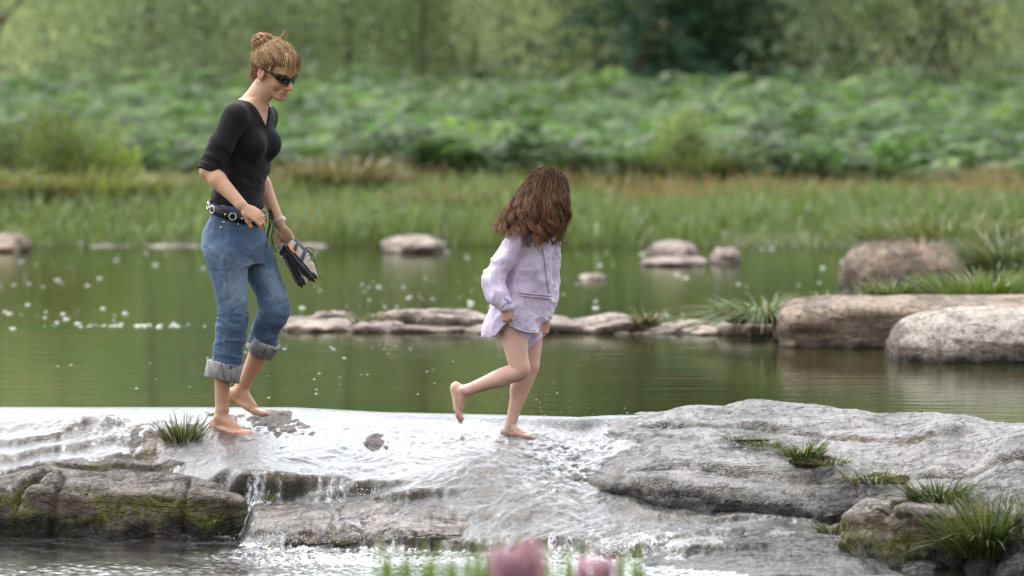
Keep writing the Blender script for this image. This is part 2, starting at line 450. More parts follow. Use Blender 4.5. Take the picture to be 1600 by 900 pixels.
def terrace(z, X, Y, h0, amt, seed):
    q = np.stack([X.ravel(), Y.ravel(), 0 * X.ravel()], 1); wp = 2.6 * fbm(q * [.9, .5, 1], 4, seed).reshape(X.shape)
    mk = sstep(-.12, .3, fbm(q * [1.3, 1.1, 1], 3, seed + 5)).reshape(X.shape)
    t = z / h0 + wp; g = np.floor(t) + sstep(.66, 1.0, t - np.floor(t))
    return z + amt * mk * h0 * (g - t + .2)
Wg = blur(blur(Wg, 3, 1), 5, 0)
_dl = lip_y(GX) - GY
Wg = np.where(Wg > LOW + .01, terrace(Wg, GX, GY, .060, .50 * sstep(.35, .6, _dl), 71), Wg)
def field_at(A, x, y):
    fx = np.clip((x - X0) / (X1 - X0) * (NXg - 1), 0, NXg - 1.001); fy = np.clip((y - Y0) / (Y1 - Y0) * (NYg - 1), 0, NYg - 1.001)
    i = fx.astype(int); j = fy.astype(int); a = fx - i; b = fy - j
    return (A[i, j] * (1 - a) * (1 - b) + A[i + 1, j] * a * (1 - b) + A[i, j + 1] * (1 - a) * b + A[i + 1, j + 1] * a * b)
def grid_faces(n, m):
    a = np.arange(n * m).reshape(n, m)
    return np.stack([a[:-1, :-1], a[1:, :-1], a[1:, 1:], a[:-1, 1:]], -1).reshape(-1, 4)

# --- bedrock under the cascade
px_, py_ = GX.ravel(), GY.ravel()
P3 = np.stack([px_, py_, 0 * px_], 1)
lipd = (lip_y(px_) - py_)
rr = .034 * fbm(P3 * [1.6, 1.1, 1], 3, 3) + .022 * fbm(P3 * [7, 3.0, 1], 4, 11, .6) + .010 * fbm(P3 * [34, 13, 1], 3, 21, .6)
bed = Wg.ravel() - .012 + rr * 1.1 - .05 * sstep(.15, -.25, lipd) - .25 * (Wg.ravel() < LOW + .012)
V = np.stack([px_, py_, bed], 1)
M_BED = rock_mat('wet_bedrock', base=((.044, .029, .018), (.158, .123, .093)), moss=.5, zblack=-.52, hblack=.1, wet=1.0, spec=.06, pink=(.10, .065, .045), pinkamt=.4, sidek=(.55, .93), stain=(.016, .011, .007))
o = mesh_np('bedrock', V, grid_faces(NXg, NYg), M_BED); tag(o, kind='structure')

# --- cascade film
NXc, NYc = 900, 700
cx = np.linspace(X0, X1, NXc)[:, None].repeat(NYc, 1); tt = np.linspace(0, 1, NYc)[None] ** .9
cy = lip_y(cx) * (1 - tt) + 19.6 * tt
x, y = cx.ravel(), cy.ravel(); w = field_at(Wg, x, y); d = lip_y(x) - y
w0 = np.where(w > -.001, 0, w) * sstep(0, .14, d)
q = np.stack([x, y, 0 * x], 1)
ramp = sstep(.0, .5, d)
sl = (field_at(Wg, x, y + .03) - field_at(Wg, x, y - .03)) / .06
inpool = sstep(.02, .0, w - LOW)
steep = sstep(.25, .75, sl)
warp = .12 * fbm(q * 3.1, 2, 41)
q2 = np.stack([x + warp, y, 0 * x], 1)
ripk = 1 - inpool * (.95 - .45 * sstep(22.7, 21.9, y)) * sstep(420, 300, 800 + x * FP / y) - .3 * inpool * sstep(300, 420, 800 + x * FP / y)
rip = ripk * (.008 * fbm(q2 * [4, 1.6, 1], 3, 31) + .0045 * fbm(q2 * [13, 5, 1], 3, 33) + .0045 * 1.25 * fbm(q2 * [52, 20, 1], 4, 36, .65))
# turbulence around the feet and at the chute beside the right hand rocks
def spot(px, Y, sx, sy): return np.exp(-((x - XP(px, Y)) / sx) ** 2 - ((y - Y) / sy) ** 2)
turb = (1.0 * spot(825, 24.13, .20, .14) + .8 * spot(900, 23.9, .18, .2) + .9 * spot(180, 24.45, .25, .22) + .6 * spot(370, 24.35, .15, .12)
        + .7 * spot(890, 23.4, .25, .4) + .5 * spot(720, 24.0, .12, .1) + .6 * spot(440, 22.7, .3, .3) + .5 * spot(700, 22.5, .6, .25) + .7 * spot(1000, 22.45, .4, .3))
# lens of water heaped over the mid chute and a standing wave at the left
hump = .022 * spot(745, 23.65, .13, .35) + .035 * spot(150, 24.5, .13, .10) + .014 * spot(820, 24.05, .22, .08)
z = w0 + ramp * (rip * (1 + 2.2 * np.clip(turb, 0, 1.2)) + hump) + .004 * ramp
z += .012 * np.clip(turb, 0, 1.2) * fbm(q * [26, 26, 1], 4, 51, .7) * ramp
z += .012 * steep * fbm(q2 * [40, 5, 1], 3, 54)
stre = sstep(.08, .45, fbm(np.stack([x * 34 + warp * 20, y * 2, 0 * x], 1), 3, 67))
fo = np.clip(.75 * steep * stre + .62 * turb * (fbm(q * [30, 18, 1], 4, 61) > .05) + .10 * inpool * (y > 22.1) * (fbm(q * [9, 9, 1], 4, 62) > -.05)
             + .5 * spot(450, 22.85, .20, .10) + .25 * spot(600, 22.7, .35, .06) + .8 * spot(985, 22.5, .25, .1), 0, 1.1)
fo = fo * (.25 + 1.0 * sstep(-.25, .4, fbm(q * [14, 9, 1], 5, 63, .65)))
fo *= 1 - .6 * sstep(350, 250, 800 + x * FP / y) * inpool
o = mesh_np('cascade_water', np.stack([x, y, z], 1), grid_faces(NXc, NYc)[:, ::-1].copy(), None or (lambda: None)() or bpy.data.materials.new('tmp'), attrs={'foam': fo, 'pool': inpool})
def cascade_mat():
    m = NT('flowing_water')
    v1 = m.pos((1, .55, .6)); v2 = m.pos((1, .25, .5))
    b = m.math('ADD', m.math('MULTIPLY', m.noise(v2, 48, 6, .72, .3), 1.0), m.math('MULTIPLY', m.noise(v1, 160, 3, .65, .2), .5))
    nrm = m.bump(b, .5, .011)
    nrm.node.inputs['Strength'].default_value = .5; m.set(nrm.node, 'Strength', m.math('SUBTRACT', .55, m.math('MULTIPLY', m.attr('pool', 'Fac'), .50)))
    fr = m.n('Fresnel', {'IOR': 1.38, 'Normal': nrm}).outputs[0]
    fr = m.math('MULTIPLY', m.math('SUBTRACT', fr, .018, True), 1.36, True)
    gl = m.n('BsdfGlossy', {'Color': (.97, .98, 1.0), 'Roughness': m.math('SUBTRACT', .15, m.math('MULTIPLY', m.attr('pool', 'Fac'), .12)), 'Normal': nrm})
    tr = m.n('BsdfTransparent', {'Color': (.86, .80, .70)})
    deep = m.princ(Base_Color=(.014, .009, .005), Roughness=.2)
    under = m.n('MixShader', {0: m.attr('pool', 'Fac'), 1: tr, 2: deep})
    s = m.n('MixShader', {0: fr, 1: under, 2: gl})
    fo = m.math('MULTIPLY', m.attr('foam', 'Fac'), m.ramp(m.noise(m.pos((1, .5, .35)), 60, 5, .75, .5), [(.42, 0.0), (.62, 1.0)]), True)
    white = m.princ(Base_Color=(.82, .83, .84), Roughness=.5, Normal=m.bump(m.noise(m.pos(), 110, 3), .8, .01))
    return m.done(m.n('MixShader', {0: fo, 1: s, 2: white}))
o.data.materials[0] = cascade_mat(); tag(o, kind='structure')

# --- the pool behind the lip
def pool_mat():
    m = NT('pool_water')
    v = m.pos((.55, 1.6, 1)); v3 = m.pos((.16, 1.0, 1))
    b = m.math('ADD', m.math('MULTIPLY', m.noise(v, 5.0, 4, .6), .55), m.math('MULTIPLY', m.noise(v3, 5.0, 3, .5, .4), .7))
    nrm = m.bump(b, .11, .03)
    fr = m.n('Fresnel', {'IOR': 1.333, 'Normal': nrm}).outputs[0]
    fr = m.math('MULTIPLY', fr, .92)
    gl = m.n('BsdfGlossy', {'Color': (.86, .92, .84), 'Roughness': .045, 'Normal': nrm})
    body = m.princ(Base_Color=m.ramp(m.noise(m.pos(), .8, 3), [(.35, (.016, .020, .006)), (.65, (.034, .026, .009))]), Roughness=.5, Specular_IOR_Level=0.0)
    return m.done(m.n('MixShader', {0: fr, 1: body, 2: gl}))
n1, n2 = 260, 120
ax_ = np.concatenate([[-60, -25, -10, -5], np.linspace(X0, X1, n1 - 8), [5, 10, 25, 60]])
xx = ax_[:, None].repeat(n2, 1); s_ = np.linspace(0, 1, n2)[None] ** 1.6
yy = lip_y(np.clip(xx, X0, X1)) * (1 - s_) + 47.5 * s_
o = mesh_np('river_pool', np.stack([xx.ravel(), yy.ravel(), 0 * xx.ravel()], 1), grid_faces(n1, n2), pool_mat()); tag(o, kind='structure')

# --- ground: near bank, river bed, far bank and the rising land beyond
def ground_z(x, y):
    z = np.interp(y, [-30, 9, 13.6, 16.5, 19.2, 20, 43.8, 44.6, 46.5, 50, 60, 75, 95, 150, 400], [.2, .22, .18, -.1, -.7, -.9, -.9, -.03, .10, .24, .52, 1.0, 4.0, 22, 60])
    return z
ga = np.concatenate([np.linspace(-300, -30, 20), np.linspace(-28, 28, 150), np.linspace(30, 300, 20)])
gb = np.concatenate([np.linspace(-30, 8, 10), np.linspace(9, 22, 60), np.linspace(23, 43, 12), np.linspace(43.5, 80, 150), np.linspace(82, 400, 40)])
A, B = np.meshgrid(ga, gb, indexing='ij'); a, b = A.ravel(), B.ravel(); P = np.stack([a, b, 0 * a], 1)
far = sstep(43, 46, b)
gz = ground_z(a, b + far * .45 * fbm(P * .35, 3, 5)) + .06 * fbm(P * .6, 4, 8) * (1 - .5 * far) + .02 * far
gm = NT('ground_soil'); nn = gm.noise(gm.pos(), 1.5, 6)
M_GROUND = gm.done(gm.princ(Base_Color=gm.ramp(nn, [(.3, (.035, .04, .014)), (.6, (.075, .08, .03)), (.8, (.12, .10, .06))]), Roughness=.95, Normal=gm.bump(nn, .8, .1)))
o = mesh_np('ground', np.stack([a, b, gz], 1), grid_faces(len(ga), len(gb)), M_GROUND); tag(o, kind='structure')

# ============================================================ rocks of the ford
def poly_sd(X, Y, poly):
    d = np.full(X.shape, 1e9); s = np.ones(X.shape); n = len(poly)
    for i in range(n):
        a = poly[i]; b = poly[i - 1]; e = b - a; wx, wy = X - a[0], Y - a[1]
        t = np.clip((wx * e[0] + wy * e[1]) / (e @ e), 0, 1)
        d = np.minimum(d, (wx - e[0] * t) ** 2 + (wy - e[1] * t) ** 2)
        c1, c2, c3 = Y >= a[1], Y < b[1], e[0] * wy > e[1] * wx
        s = np.where((c1 & c2 & c3) | (~c1 & ~c2 & ~c3), -s, s)
    return s * np.sqrt(d)
def slab(name, poly, cols, mat, label, zbot=-.62, h=.0135, seed=0, k=.07, batter=.25, warp=.05, rough=1.0, cracks=()):
    ride = cols if isinstance(cols, float) else None
    if ride is not None: cols = {0: [(600, 22), (600, 24)], 1600: [(600, 22), (600, 24)]}
    poly = np.array([(XP(p, y), y) for p, y in poly]); lo = poly.min(0) - .1; hi = poly.max(0) + .1
    cp = sorted(cols); T = {c: np.array(sorted((y, ZP(p, y)) for p, y in cols[c])) for c in cp}
    zt = max(t[:, 1].max() for t in T.values()) + .08 if ride is None else 0.0
    f = Field([lo[0], lo[1], zbot], [hi[0], hi[1], zt], h)
    xs = f.lo[0] + h * np.arange(f.n[0]); ys = f.lo[1] + h * np.arange(f.n[1])
    X, Y = np.meshgrid(xs, ys, indexing='ij'); q = np.stack([X.ravel(), Y.ravel(), 0 * X.ravel()], 1)
    w1 = fbm(q * 2.6, 4, seed + 1).reshape(X.shape) * warp; w2 = fbm(q * 2.6, 4, seed + 9).reshape(X.shape) * warp
    d2 = poly_sd(X + w1, Y + w2, poly)
    PX = 800 + X * FP / Y; prof = np.stack([np.interp(Y, T[c][:, 0], T[c][:, 1]) for c in cp])
    i = np.clip(np.searchsorted(cp, PX) - 1, 0, len(cp) - 2); c_ = np.array(cp); t = np.clip((PX - c_[i]) / (c_[i + 1] - c_[i]), 0, 1); t = t * t * (3 - 2 * t)
    top = np.take_along_axis(prof, i[None], 0)[0] * (1 - t) + np.take_along_axis(prof, i[None] + 1, 0)[0] * t
    top = terrace(top, X, Y, .065, .40, seed + 60) if ride is None else field_at(Wg, X.ravel(), Y.ravel()).reshape(X.shape) + ride
    top = top + .035 * rough * fbm(q * [1.7, 2.2, 1], 3, seed + 3).reshape(X.shape) + .012 * rough * fbm(q * [7, 5, 1], 4, seed + 5).reshape(X.shape)
    for (pa, ya), (pb, yb), dep, wd, step in cracks:
        a = np.array([XP(pa, ya), ya]); b = np.array([XP(pb, yb), yb]); e = b - a; L = np.hypot(*e)
        ux, uy = e / L; s = (X - a[0]) * ux + (Y - a[1]) * uy; v = -(X - a[0]) * uy + (Y - a[1]) * ux + w1 * .5
        on = sstep(-.06, .05, s) * sstep(L + .06, L - .05, s)
        top = top - on * dep * np.exp(-(v / wd) ** 2) + on * step * sstep(-.01, .02, v) * sstep(.5, .2, v)
    z = (f.lo[2] + h * np.arange(f.n[2]))[None, None]
    a = (z - top[:, :, None]); b = d2[:, :, None] + batter * a
    hh = np.maximum(k - np.abs(a - b), 0) / k
    f.D = (np.maximum(a, b) + hh * hh * k * .25).astype(np.float32)
    f.D[[0, -1]] = 1; f.D[:, [0, -1]] = 1; f.D[:, :, [0, -1]] = 1
    V, F = f.mesh(); V = smooth_mesh(V, F, 1)
    N = normals(V, F); side = 1 - np.abs(N[:, 2:3])
    dn = (.030 * fbm(V * [4, 4, 6], 4, seed + 20, .55)[:, None] * side + .014 * rough * fbm(V * [14, 9, 20], 4, seed + 22, .62)[:, None] * (.35 + side)
          + .0036 * fbm(V * [60, 30, 60], 3, seed + 30)[:, None])
    strata = .012 * np.abs(fbm(V * [1.2, 1.2, 16], 3, seed + 25))[:, None] * side
    cw = V + .10 * fbm(V * 3, 3, seed + 40)[:, None]
    n1c = vnoise(cw * [1.9, .85, 2.2], seed + 41); n2c = vnoise(cw * [5.5, 2.2, 5], seed + 42)
    crk = np.exp(-(n1c / .035) ** 2) * (fbm(V * 1.5, 2, seed + 43) > -.15) + .55 * np.exp(-(n2c / .05) ** 2) * (fbm(V * 2.5, 2, seed + 44) > .08)
    V = V + N * (dn - strata - .014 * np.clip(crk, 0, 1)[:, None])
    c = V.mean(0); c[2] = V[:, 2].min()
    o = mesh_np(name, V, F, mat, origin=c, attrs={'crack': np.clip(crk, 0, 1)})
    return tag(o, label, 'rock')

M_A = rock_mat('mossy_granite', base=((.052, .042, .036), (.158, .139, .123)), moss=.95, zblack=-.47, hblack=.12, wet=.25, pinkamt=.2, mlev=.50)
M_D = rock_mat('wet_granite', base=((.039, .032, .028), (.117, .109, .103)), moss=.35, zblack=-.30, hblack=.10, wet=.75, pinkamt=.15)
M_E = rock_mat('pale_granite', base=((.060, .053, .050), (.156, .150, .143)), moss=.3, zblack=-.6, hblack=.05, wet=.7, pinkamt=.12)
M_F = rock_mat('mossy_block', base=((.055, .042, .034), (.152, .134, .114)), moss=.9, zblack=-.50, hblack=.13, wet=.3, pinkamt=.1, mlev=.52)
slab('rock', [(-320, 23.52), (0, 23.56), (100, 23.50), (200, 23.48), (300, 23.44), (384, 23.42), (386, 23.72), (366, 23.95), (300, 24.2), (125, 24.14), (30, 24.08), (-320, 24.2)],
     {-320: [(790, 23.5), (740, 24.0)], 0: [(768, 23.55), (745, 23.75), (736, 24.05)], 60: [(766, 23.5), (735, 23.8), (726, 24.1)], 130: [(768, 23.5), (745, 23.75), (718, 24.15)], 300: [(767, 23.46), (745, 23.75), (716, 24.15)], 384: [(778, 23.42), (750, 23.75), (735, 23.95)]},
     M_A, 'broad grey rock with green moss on its front face, left of the women\'s cascade'.replace("the women's", 'the'), seed=3, k=.045, batter=.12, h=.0115,
     cracks=[((20, 23.9), (345, 23.82), .02, .014, .018), ((20, 23.5), (70, 23.75), .09, .02, 0), ((150, 23.47), (60, 23.62), .03, .02, 0)])
slab('rock', [(903, 24.26), (940, 24.42), (1000, 24.55), (1100, 24.62), (1200, 24.6), (1300, 24.45), (1400, 24.25), (1500, 24.0), (1600, 23.75), (1950, 23.3), (1950, 22.2), (1600, 22.35), (1450, 22.65), (1340, 22.95), (1290, 23.15), (1200, 23.5), (1130, 23.7), (1000, 23.9), (915, 24.02)],
     {900: [(690, 24.0), (674, 24.2)], 1000: [(684, 23.9), (651, 24.3)], 1100: [(674, 23.75), (640, 24.3)], 1200: [(695, 23.5), (660, 23.9), (630, 24.3)], 1300: [(717, 23.2), (672, 23.7), (638, 24.15)], 1400: [(768, 22.8), (700, 23.4), (658, 23.85)], 1500: [(785, 22.6), (715, 23.05), (664, 23.4)], 1600: [(798, 22.4), (730, 22.7), (680, 22.95)], 1900: [(800, 22.0), (690, 22.7)]},
     M_E, 'long pale grey bedrock slab with the highest crest, behind the tufts on the right', seed=41, k=.10, batter=.5,
     cracks=[((1000, 24.1), (1500, 23.35), .02, .02, .012), ((1430, 23.0), (1640, 22.75), .03, .02, .01), ((1130, 24.2), (1420, 23.75), .012, .015, 0)])
slab('rock', [(868, 23.85), (885, 23.45), (950, 23.2), (1050, 22.97), (1200, 22.86), (1300, 22.74), (1425, 22.74), (1432, 22.98), (1340, 23.08), (1290, 23.3), (1210, 23.5), (1130, 23.85), (1050, 23.98), (950, 24.02), (890, 23.98)],
     {870: [(742, 23.5), (712, 23.9)], 950: [(744, 23.25), (692, 23.95)], 1050: [(748, 23.0), (700, 23.5), (677, 23.85)], 1130: [(758, 22.93), (705, 23.4), (675, 23.75)], 1200: [(762, 22.9), (735, 23.1), (700, 23.42)], 1300: [(776, 22.8), (750, 22.95), (724, 23.2)], 1430: [(766, 22.8), (756, 22.95)]},
     M_D, 'wet grey slab with a dark undercut front edge, between the girl and the mossy block', seed=77, k=.07, batter=.15, cracks=[((1000, 23.3), (1290, 23.0), .015, .02, .0)])
slab('rock', [(1306, 22.62), (1320, 22.32), (1400, 22.12), (1500, 22.10), (1514, 22.5), (1500, 22.75), (1380, 22.78)],
     {1306: [(812, 22.4), (795, 22.65)], 1360: [(800, 22.3), (783, 22.6)], 1420: [(800, 22.2), (785, 22.6)], 1514: [(806, 22.2), (790, 22.6)]},
     M_F, 'blocky rock with yellow green moss patches, beside the big tuft at the lower right', seed=90, k=.05, batter=.1, h=.0105, cracks=[((1380, 22.12), (1410, 22.6), .05, .02, 0), ((1320, 22.45), (1500, 22.35), .02, .015, 0)])
slab('rock', [(1500, 22.45), (1500, 22.2), (1700, 21.8), (1950, 21.8), (1950, 22.6), (1560, 22.7)],
     {1500: [(815, 22.3), (800, 22.5)], 1600: [(800, 22.0), (785, 22.4)], 1900: [(790, 22.0), (760, 22.4)]},
     M_D, 'rounded rock half hidden behind the biggest tuft at the right edge', seed=95, k=.08, batter=.3)

M_C = rock_mat('ledge_granite', base=((.052, .036, .026), (.17, .14, .12)), moss=.5, zblack=-.47, hblack=.10, wet=1.0, pink=(.13, .085, .055), pinkamt=.35, stain=(.012, .009, .006), sidek=(.45, .85), mlev=.56)
slab('rock', [(386, 23.40), (450, 23.38), (560, 23.32), (690, 23.2), (745, 22.98), (720, 22.80), (640, 22.82), (560, 22.86), (470, 22.90), (410, 23.0), (384, 23.15)], .004,
     M_C, 'wet step of brown rock below the little falls, right of the mossy rock', seed=150, k=.03, batter=.05, h=.0115, warp=.07)
slab('rock', [(1010, 22.98), (1120, 22.95), (1235, 22.86), (1300, 22.64), (1330, 22.4), (1395, 22.05), (1450, 21.6), (1430, 21.2), (1120, 21.2), (1040, 21.7), (1000, 22.2), (990, 22.6)], .010,
     M_D, 'low wet slab at the bottom, between the white water and the mossy block', seed=170, k=.05, batter=.3, warp=.10)
def boulder(name, px0, px1, ptop, pbase, Y, depth, mat, label, seed, pw=2.6, sub=48, rough=.12, cat='rock', group=None, sink=.12, tilt=0.0, zb=0.0):
    xa, xb = XP(px0, Y), XP(px1, Y); H = ZP(ptop, Y) - ZP(pbase, Y)
    c = np.array([(xa + xb) / 2, Y + depth * .5, ZP(pbase, Y)])
    n = sub; u = np.linspace(-1, 1, n); A, B = np.meshgrid(u, u, indexing='ij'); Vs = []; Fs = []; k = 0
    for ax in range(3):
        for s in (-1, 1):
            p = [None] * 3; p[ax] = np.full(A.shape, float(s)); p[(ax + 1) % 3] = A; p[(ax + 2) % 3] = B
            Vs.append(np.stack(p, -1).reshape(-1, 3)); f = grid_faces(n, n); Fs.append((f if s > 0 else f[:, ::-1]) + k); k += n * n
    V = np.concatenate(Vs); F = np.concatenate(Fs)
    # weld cube seams
    key = np.round(V * 1e5).astype(np.int64); _, first, inv = np.unique(key, axis=0, return_index=True, return_inverse=True)
    V = V[first]; F = inv.reshape(-1)[F]
    D = V / np.linalg.norm(V, axis=1, keepdims=True)
    r = 1 / (np.abs(D[:, 0]) ** pw + np.abs(D[:, 1]) ** pw + np.abs(D[:, 2]) ** pw) ** (1 / pw)
    q = D * r[:, None]; r2 = 1 + rough * fbm(q * 1.3 + seed, 3, seed) * 1.5 + rough * .45 * fbm(q * 4 + seed, 4, seed + 4, .6)
    q = q * r2[:, None]; q[:, 2] += tilt * q[:, 0]
    V = c + q * [(xb - xa) / 2, depth / 2, H] ; V[:, 2] = np.maximum(V[:, 2], c[2] - sink)
    return tag(mesh_np(name, V, F, mat, origin=c), label, cat, group)
M_PINK = rock_mat('pink_granite', base=((.188, .145, .119), (.361, .303, .268)), zblack=-.02, hblack=.035, wet=.2, pink=(.45, .33, .27), pinkamt=.5)
M_BB = rock_mat('boulder_granite', base=((.13, .095, .065), (.34, .265, .20)), zblack=-.03, hblack=.06, wet=.1, pink=(.40, .27, .20), pinkamt=.55)
M_BC = rock_mat('grey_boulder', base=((.16, .135, .11), (.38, .34, .30)), zblack=-.03, hblack=.075, wet=.1, pink=(.42, .35, .30), pinkamt=.3)
boulder('boulder', 1222, 1800, 474, 546, 29.6, 1.4, M_BB, 'long flat topped brown boulder behind the pale dome at the right', 5, pw=6, rough=.05)
boulder('boulder', 1396, 1760, 488, 571, 28.2, 1.1, M_BC, 'pale grey domed boulder with black waterline at the right edge', 12, pw=2.6, rough=.05)
boulder('boulder', 1326, 1585, 374, 452, 36.5, 1.2, M_BB, 'blurred brown boulder with grass on top, far right of the pool', 23, pw=2.7, rough=.06)
boulder('boulder', 1010, 1096, 380, 408, 41.5, .8, M_PINK, 'small rounded pale boulder in the far water, right of the girl', 31)
boulder('rock', 1000, 1110, 404, 416, 40.5, .7, M_PINK, 'low flat rock just in front of the small rounded boulder', 32)
boulder('rock', 1112, 1160, 389, 412, 41.0, .5, M_PINK, 'tiny pinkish rock right of the small rounded boulder', 33)
boulder('rock', 905, 950, 429, 441, 38.2, .4, M_PINK, 'tiny flat pale rock alone in the water right of the girl\'s shoulder', 34)
boulder('boulder', 592, 698, 373, 402, 43.0, 1.0, M_PINK, 'pinkish boulder at the far shore between the two people', 35, pw=2.6)
boulder('boulder', -40, 42, 369, 394, 43.3, .8, M_BB, 'dark brown boulder at the far shore, left edge', 36)
lg = 'low rocks of the ledge across the pool'
_r = np.random.default_rng(4); _px = np.arange(448, 1240, 44)
slab('rock', [(p, 31.35 - (p - 450) * .0005 + _r.uniform(-.12, .12)) for p in _px] + [(1236, 31.6)] + [(p, 32.1 - (p - 450) * .0005 + _r.uniform(-.12, .12)) for p in _px[::-1]],
     {440: [(512, 31.3), (503, 32.0)], 600: [(511, 31.3), (499, 32.0)], 760: [(513, 31.2), (500, 31.9)], 900: [(515, 31.1), (504, 31.8)], 1100: [(518, 31.0), (508, 31.7)], 1240: [(519, 30.9), (508, 31.6)]},
     M_PINK, 'long low tan shelf running across the pool from behind the woman to the long boulder', zbot=-.1, h=.022, seed=301, k=.03, batter=-.2, warp=.16, rough=.9)['group'] = lg
for i, (a, b, t, Y, dp, lab) in enumerate([
        (440, 572, 497, 31.75, .7, 'flat pale rock at the left end of the low ledge behind the woman'),
        (560, 668, 507, 31.15, .35, 'low rock of the ledge under the left rush clump'),
        (590, 780, 490, 31.5, .8, 'long rock of the ledge with dark undercut, left of the girl'),
        (770, 900, 498, 31.2, .7, 'ledge rock directly behind the girl\'s legs'),
        (872, 1062, 503, 31.2, .6, 'pale ledge rock just right of the girl'),
        (1040, 1150, 509, 31.1, .5, 'pinkish ledge rock in the gap before the long boulder'),
        (1138, 1246, 505, 30.9, .6, 'last ledge rock, touching the long brown boulder')]):
    m_ = (a + b) / 2; q_ = (b - a) * .25
    r2 = np.random.default_rng(i + 60); j = lambda s_=.08: r2.uniform(-s_, s_)
    t -= 3; a -= 10; b += 8; t_ = lambda: t + r2.uniform(-3, 5)
    o = slab('rock', [(a, Y + dp * .5 + j()), (a + q_ * .5, Y + j(.12)), (m_ - q_, Y + .05 + j(.15)), (m_ + q_, Y + j(.15)), (b - 5, Y + .05 + j()), (b + 8, Y + dp * .6), (m_ + q_, Y + dp), (m_ - q_, Y + dp + j())],
         {a: [(t + 9, Y), (t + 7, Y + dp)], m_ - q_: [(t_() + 5, Y), (t_(), Y + dp * .7)], m_: [(t_() + 4, Y), (t_(), Y + dp * .7)], m_ + q_: [(t_() + 5, Y), (t_(), Y + dp * .7)], b: [(t + 10, Y), (t + 7, Y + dp)]},
         M_PINK, lab, zbot=-.1, h=.02, seed=130 + 7 * i, k=.035, batter=-.25, warp=.13, rough=.8, cracks=[((m_ - q_, Y + .05), (m_ + q_, Y + .3), .04, .03, .02)])
    o['group'] = lg
for i, (a, b, t, bs, lab) in enumerate([(1408, 1500, 880, 908, 'small wet stone below the mossy block'), (1512, 1572, 879, 905, 'small stone beneath the biggest tuft'), (1560, 1660, 872, 915, 'pale stone in the bottom right corner')]):
    boulder('stone', a, b, t, bs, 22.0 - .1 * i, .25, M_D, lab, 70 + i, rough=.1, cat='stone')
for i, (a, b, t, bs, lab) in enumerate([(120, 215, 385, 392, 'flat shore rock left of the woman'), (215, 330, 384, 391, 'flat shore rock behind the woman'), (420, 520, 383, 392, 'flat pale shore rock right of the woman')]):
    boulder('rock', a, b, t, bs, 44.2, .8, M_PINK, lab, 80 + i, rough=.1)

# ============================================================ foam lumps and specular glints, both modelled as pale flecks on the pool
N = 900
fy = rng.uniform(28.6, 44.0, N) ** 1.0; fx = XP(rng.uniform(-60, 1660, N), fy)
cl = fbm(np.stack([fx * 1.1, fy * .45, 0 * fx], 1), 3, 3); keep = (cl > .02) & ((fy > 33) | (cl > .22)); fx, fy = fx[keep], fy[keep]
row = rng.normal(205, 60, 70); fx = np.concatenate([fx, XP(row, 31.9), XP(rng.uniform(-10, 900, 45), 27.3)])
fy = np.concatenate([fy, np.full(70, 32.0) + rng.normal(size=70) * .12, rng.uniform(25.4, 28.6, 45)])
mb = MB(); th = np.arange(8) / 8 * 2 * math.pi
for i in range(len(fx)):
    far_ = fy[i] > 30; r = .004 + .018 * rng.random() ** 2.2 * (1 if far_ else .55); hgt = r * (.42 if far_ else .2)
    if i >= len(fx) - 45: r *= .7
    V = [(fx[i], fy[i], hgt)] + [(fx[i] + .75 * r * math.cos(a), fy[i] + .75 * r * math.sin(a), hgt * .75) for a in th] + [(fx[i] + r * math.cos(a) * rng.uniform(.85, 1.2), fy[i] + r * math.sin(a), -.004) for a in th]
    F = [(0, 1 + k, 1 + (k + 1) % 8, 0) for k in range(8)]
    F = [(0, 1 + 2 * k, 1 + (2 * k + 1) % 8, 1 + (2 * k + 2) % 8) for k in range(4)] + [(1 + k, 9 + k, 9 + (k + 1) % 8, 1 + (k + 1) % 8) for k in range(8)]
    mb.add(V, F)
fm = NT('foam'); M_FOAM_GLINT = fm.done(fm.princ(Base_Color=(.40, .41, .38), Roughness=.6))  # pale diffuse colour for foam, also standing in for glints off the water
tag(mb.build('foam_glint_flecks', M_FOAM_GLINT), 'white flecks of foam and painted glints on the green pool', 'foam', kind='stuff')

# ============================================================ grass, rushes, bracken
def grass_col(n, rng, pal):
    pal = np.array(pal); i = rng.integers(0, len(pal), n); return pal[i] * rng.uniform(.7, 1.3, (n, 1))
GREENS = [(.055, .09, .018), (.08, .12, .025), (.10, .13, .035), (.05, .075, .02)]
STRAW = [(.22, .17, .07), (.17, .13, .05), (.14, .13, .05)]
def patch(name, xs, ys, zs, hgt, wid, pal, rng, lean=.25, bend=(.1, .5), seg=4):
    n = len(xs); a = rng.uniform(0, 2 * math.pi, n); l = np.abs(rng.normal(0, lean, n))
    d = np.stack([np.cos(a) * l, np.sin(a) * l, np.ones(n)], 1); d /= np.linalg.norm(d, axis=1, keepdims=True)
    V, F, t = ribbons(np.stack([xs, ys, zs], 1), d, hgt, wid, rng.uniform(*bend, n), seg, rng)
    c = np.repeat(pal, 2 * (seg + 1), 0)
    return V, F, c
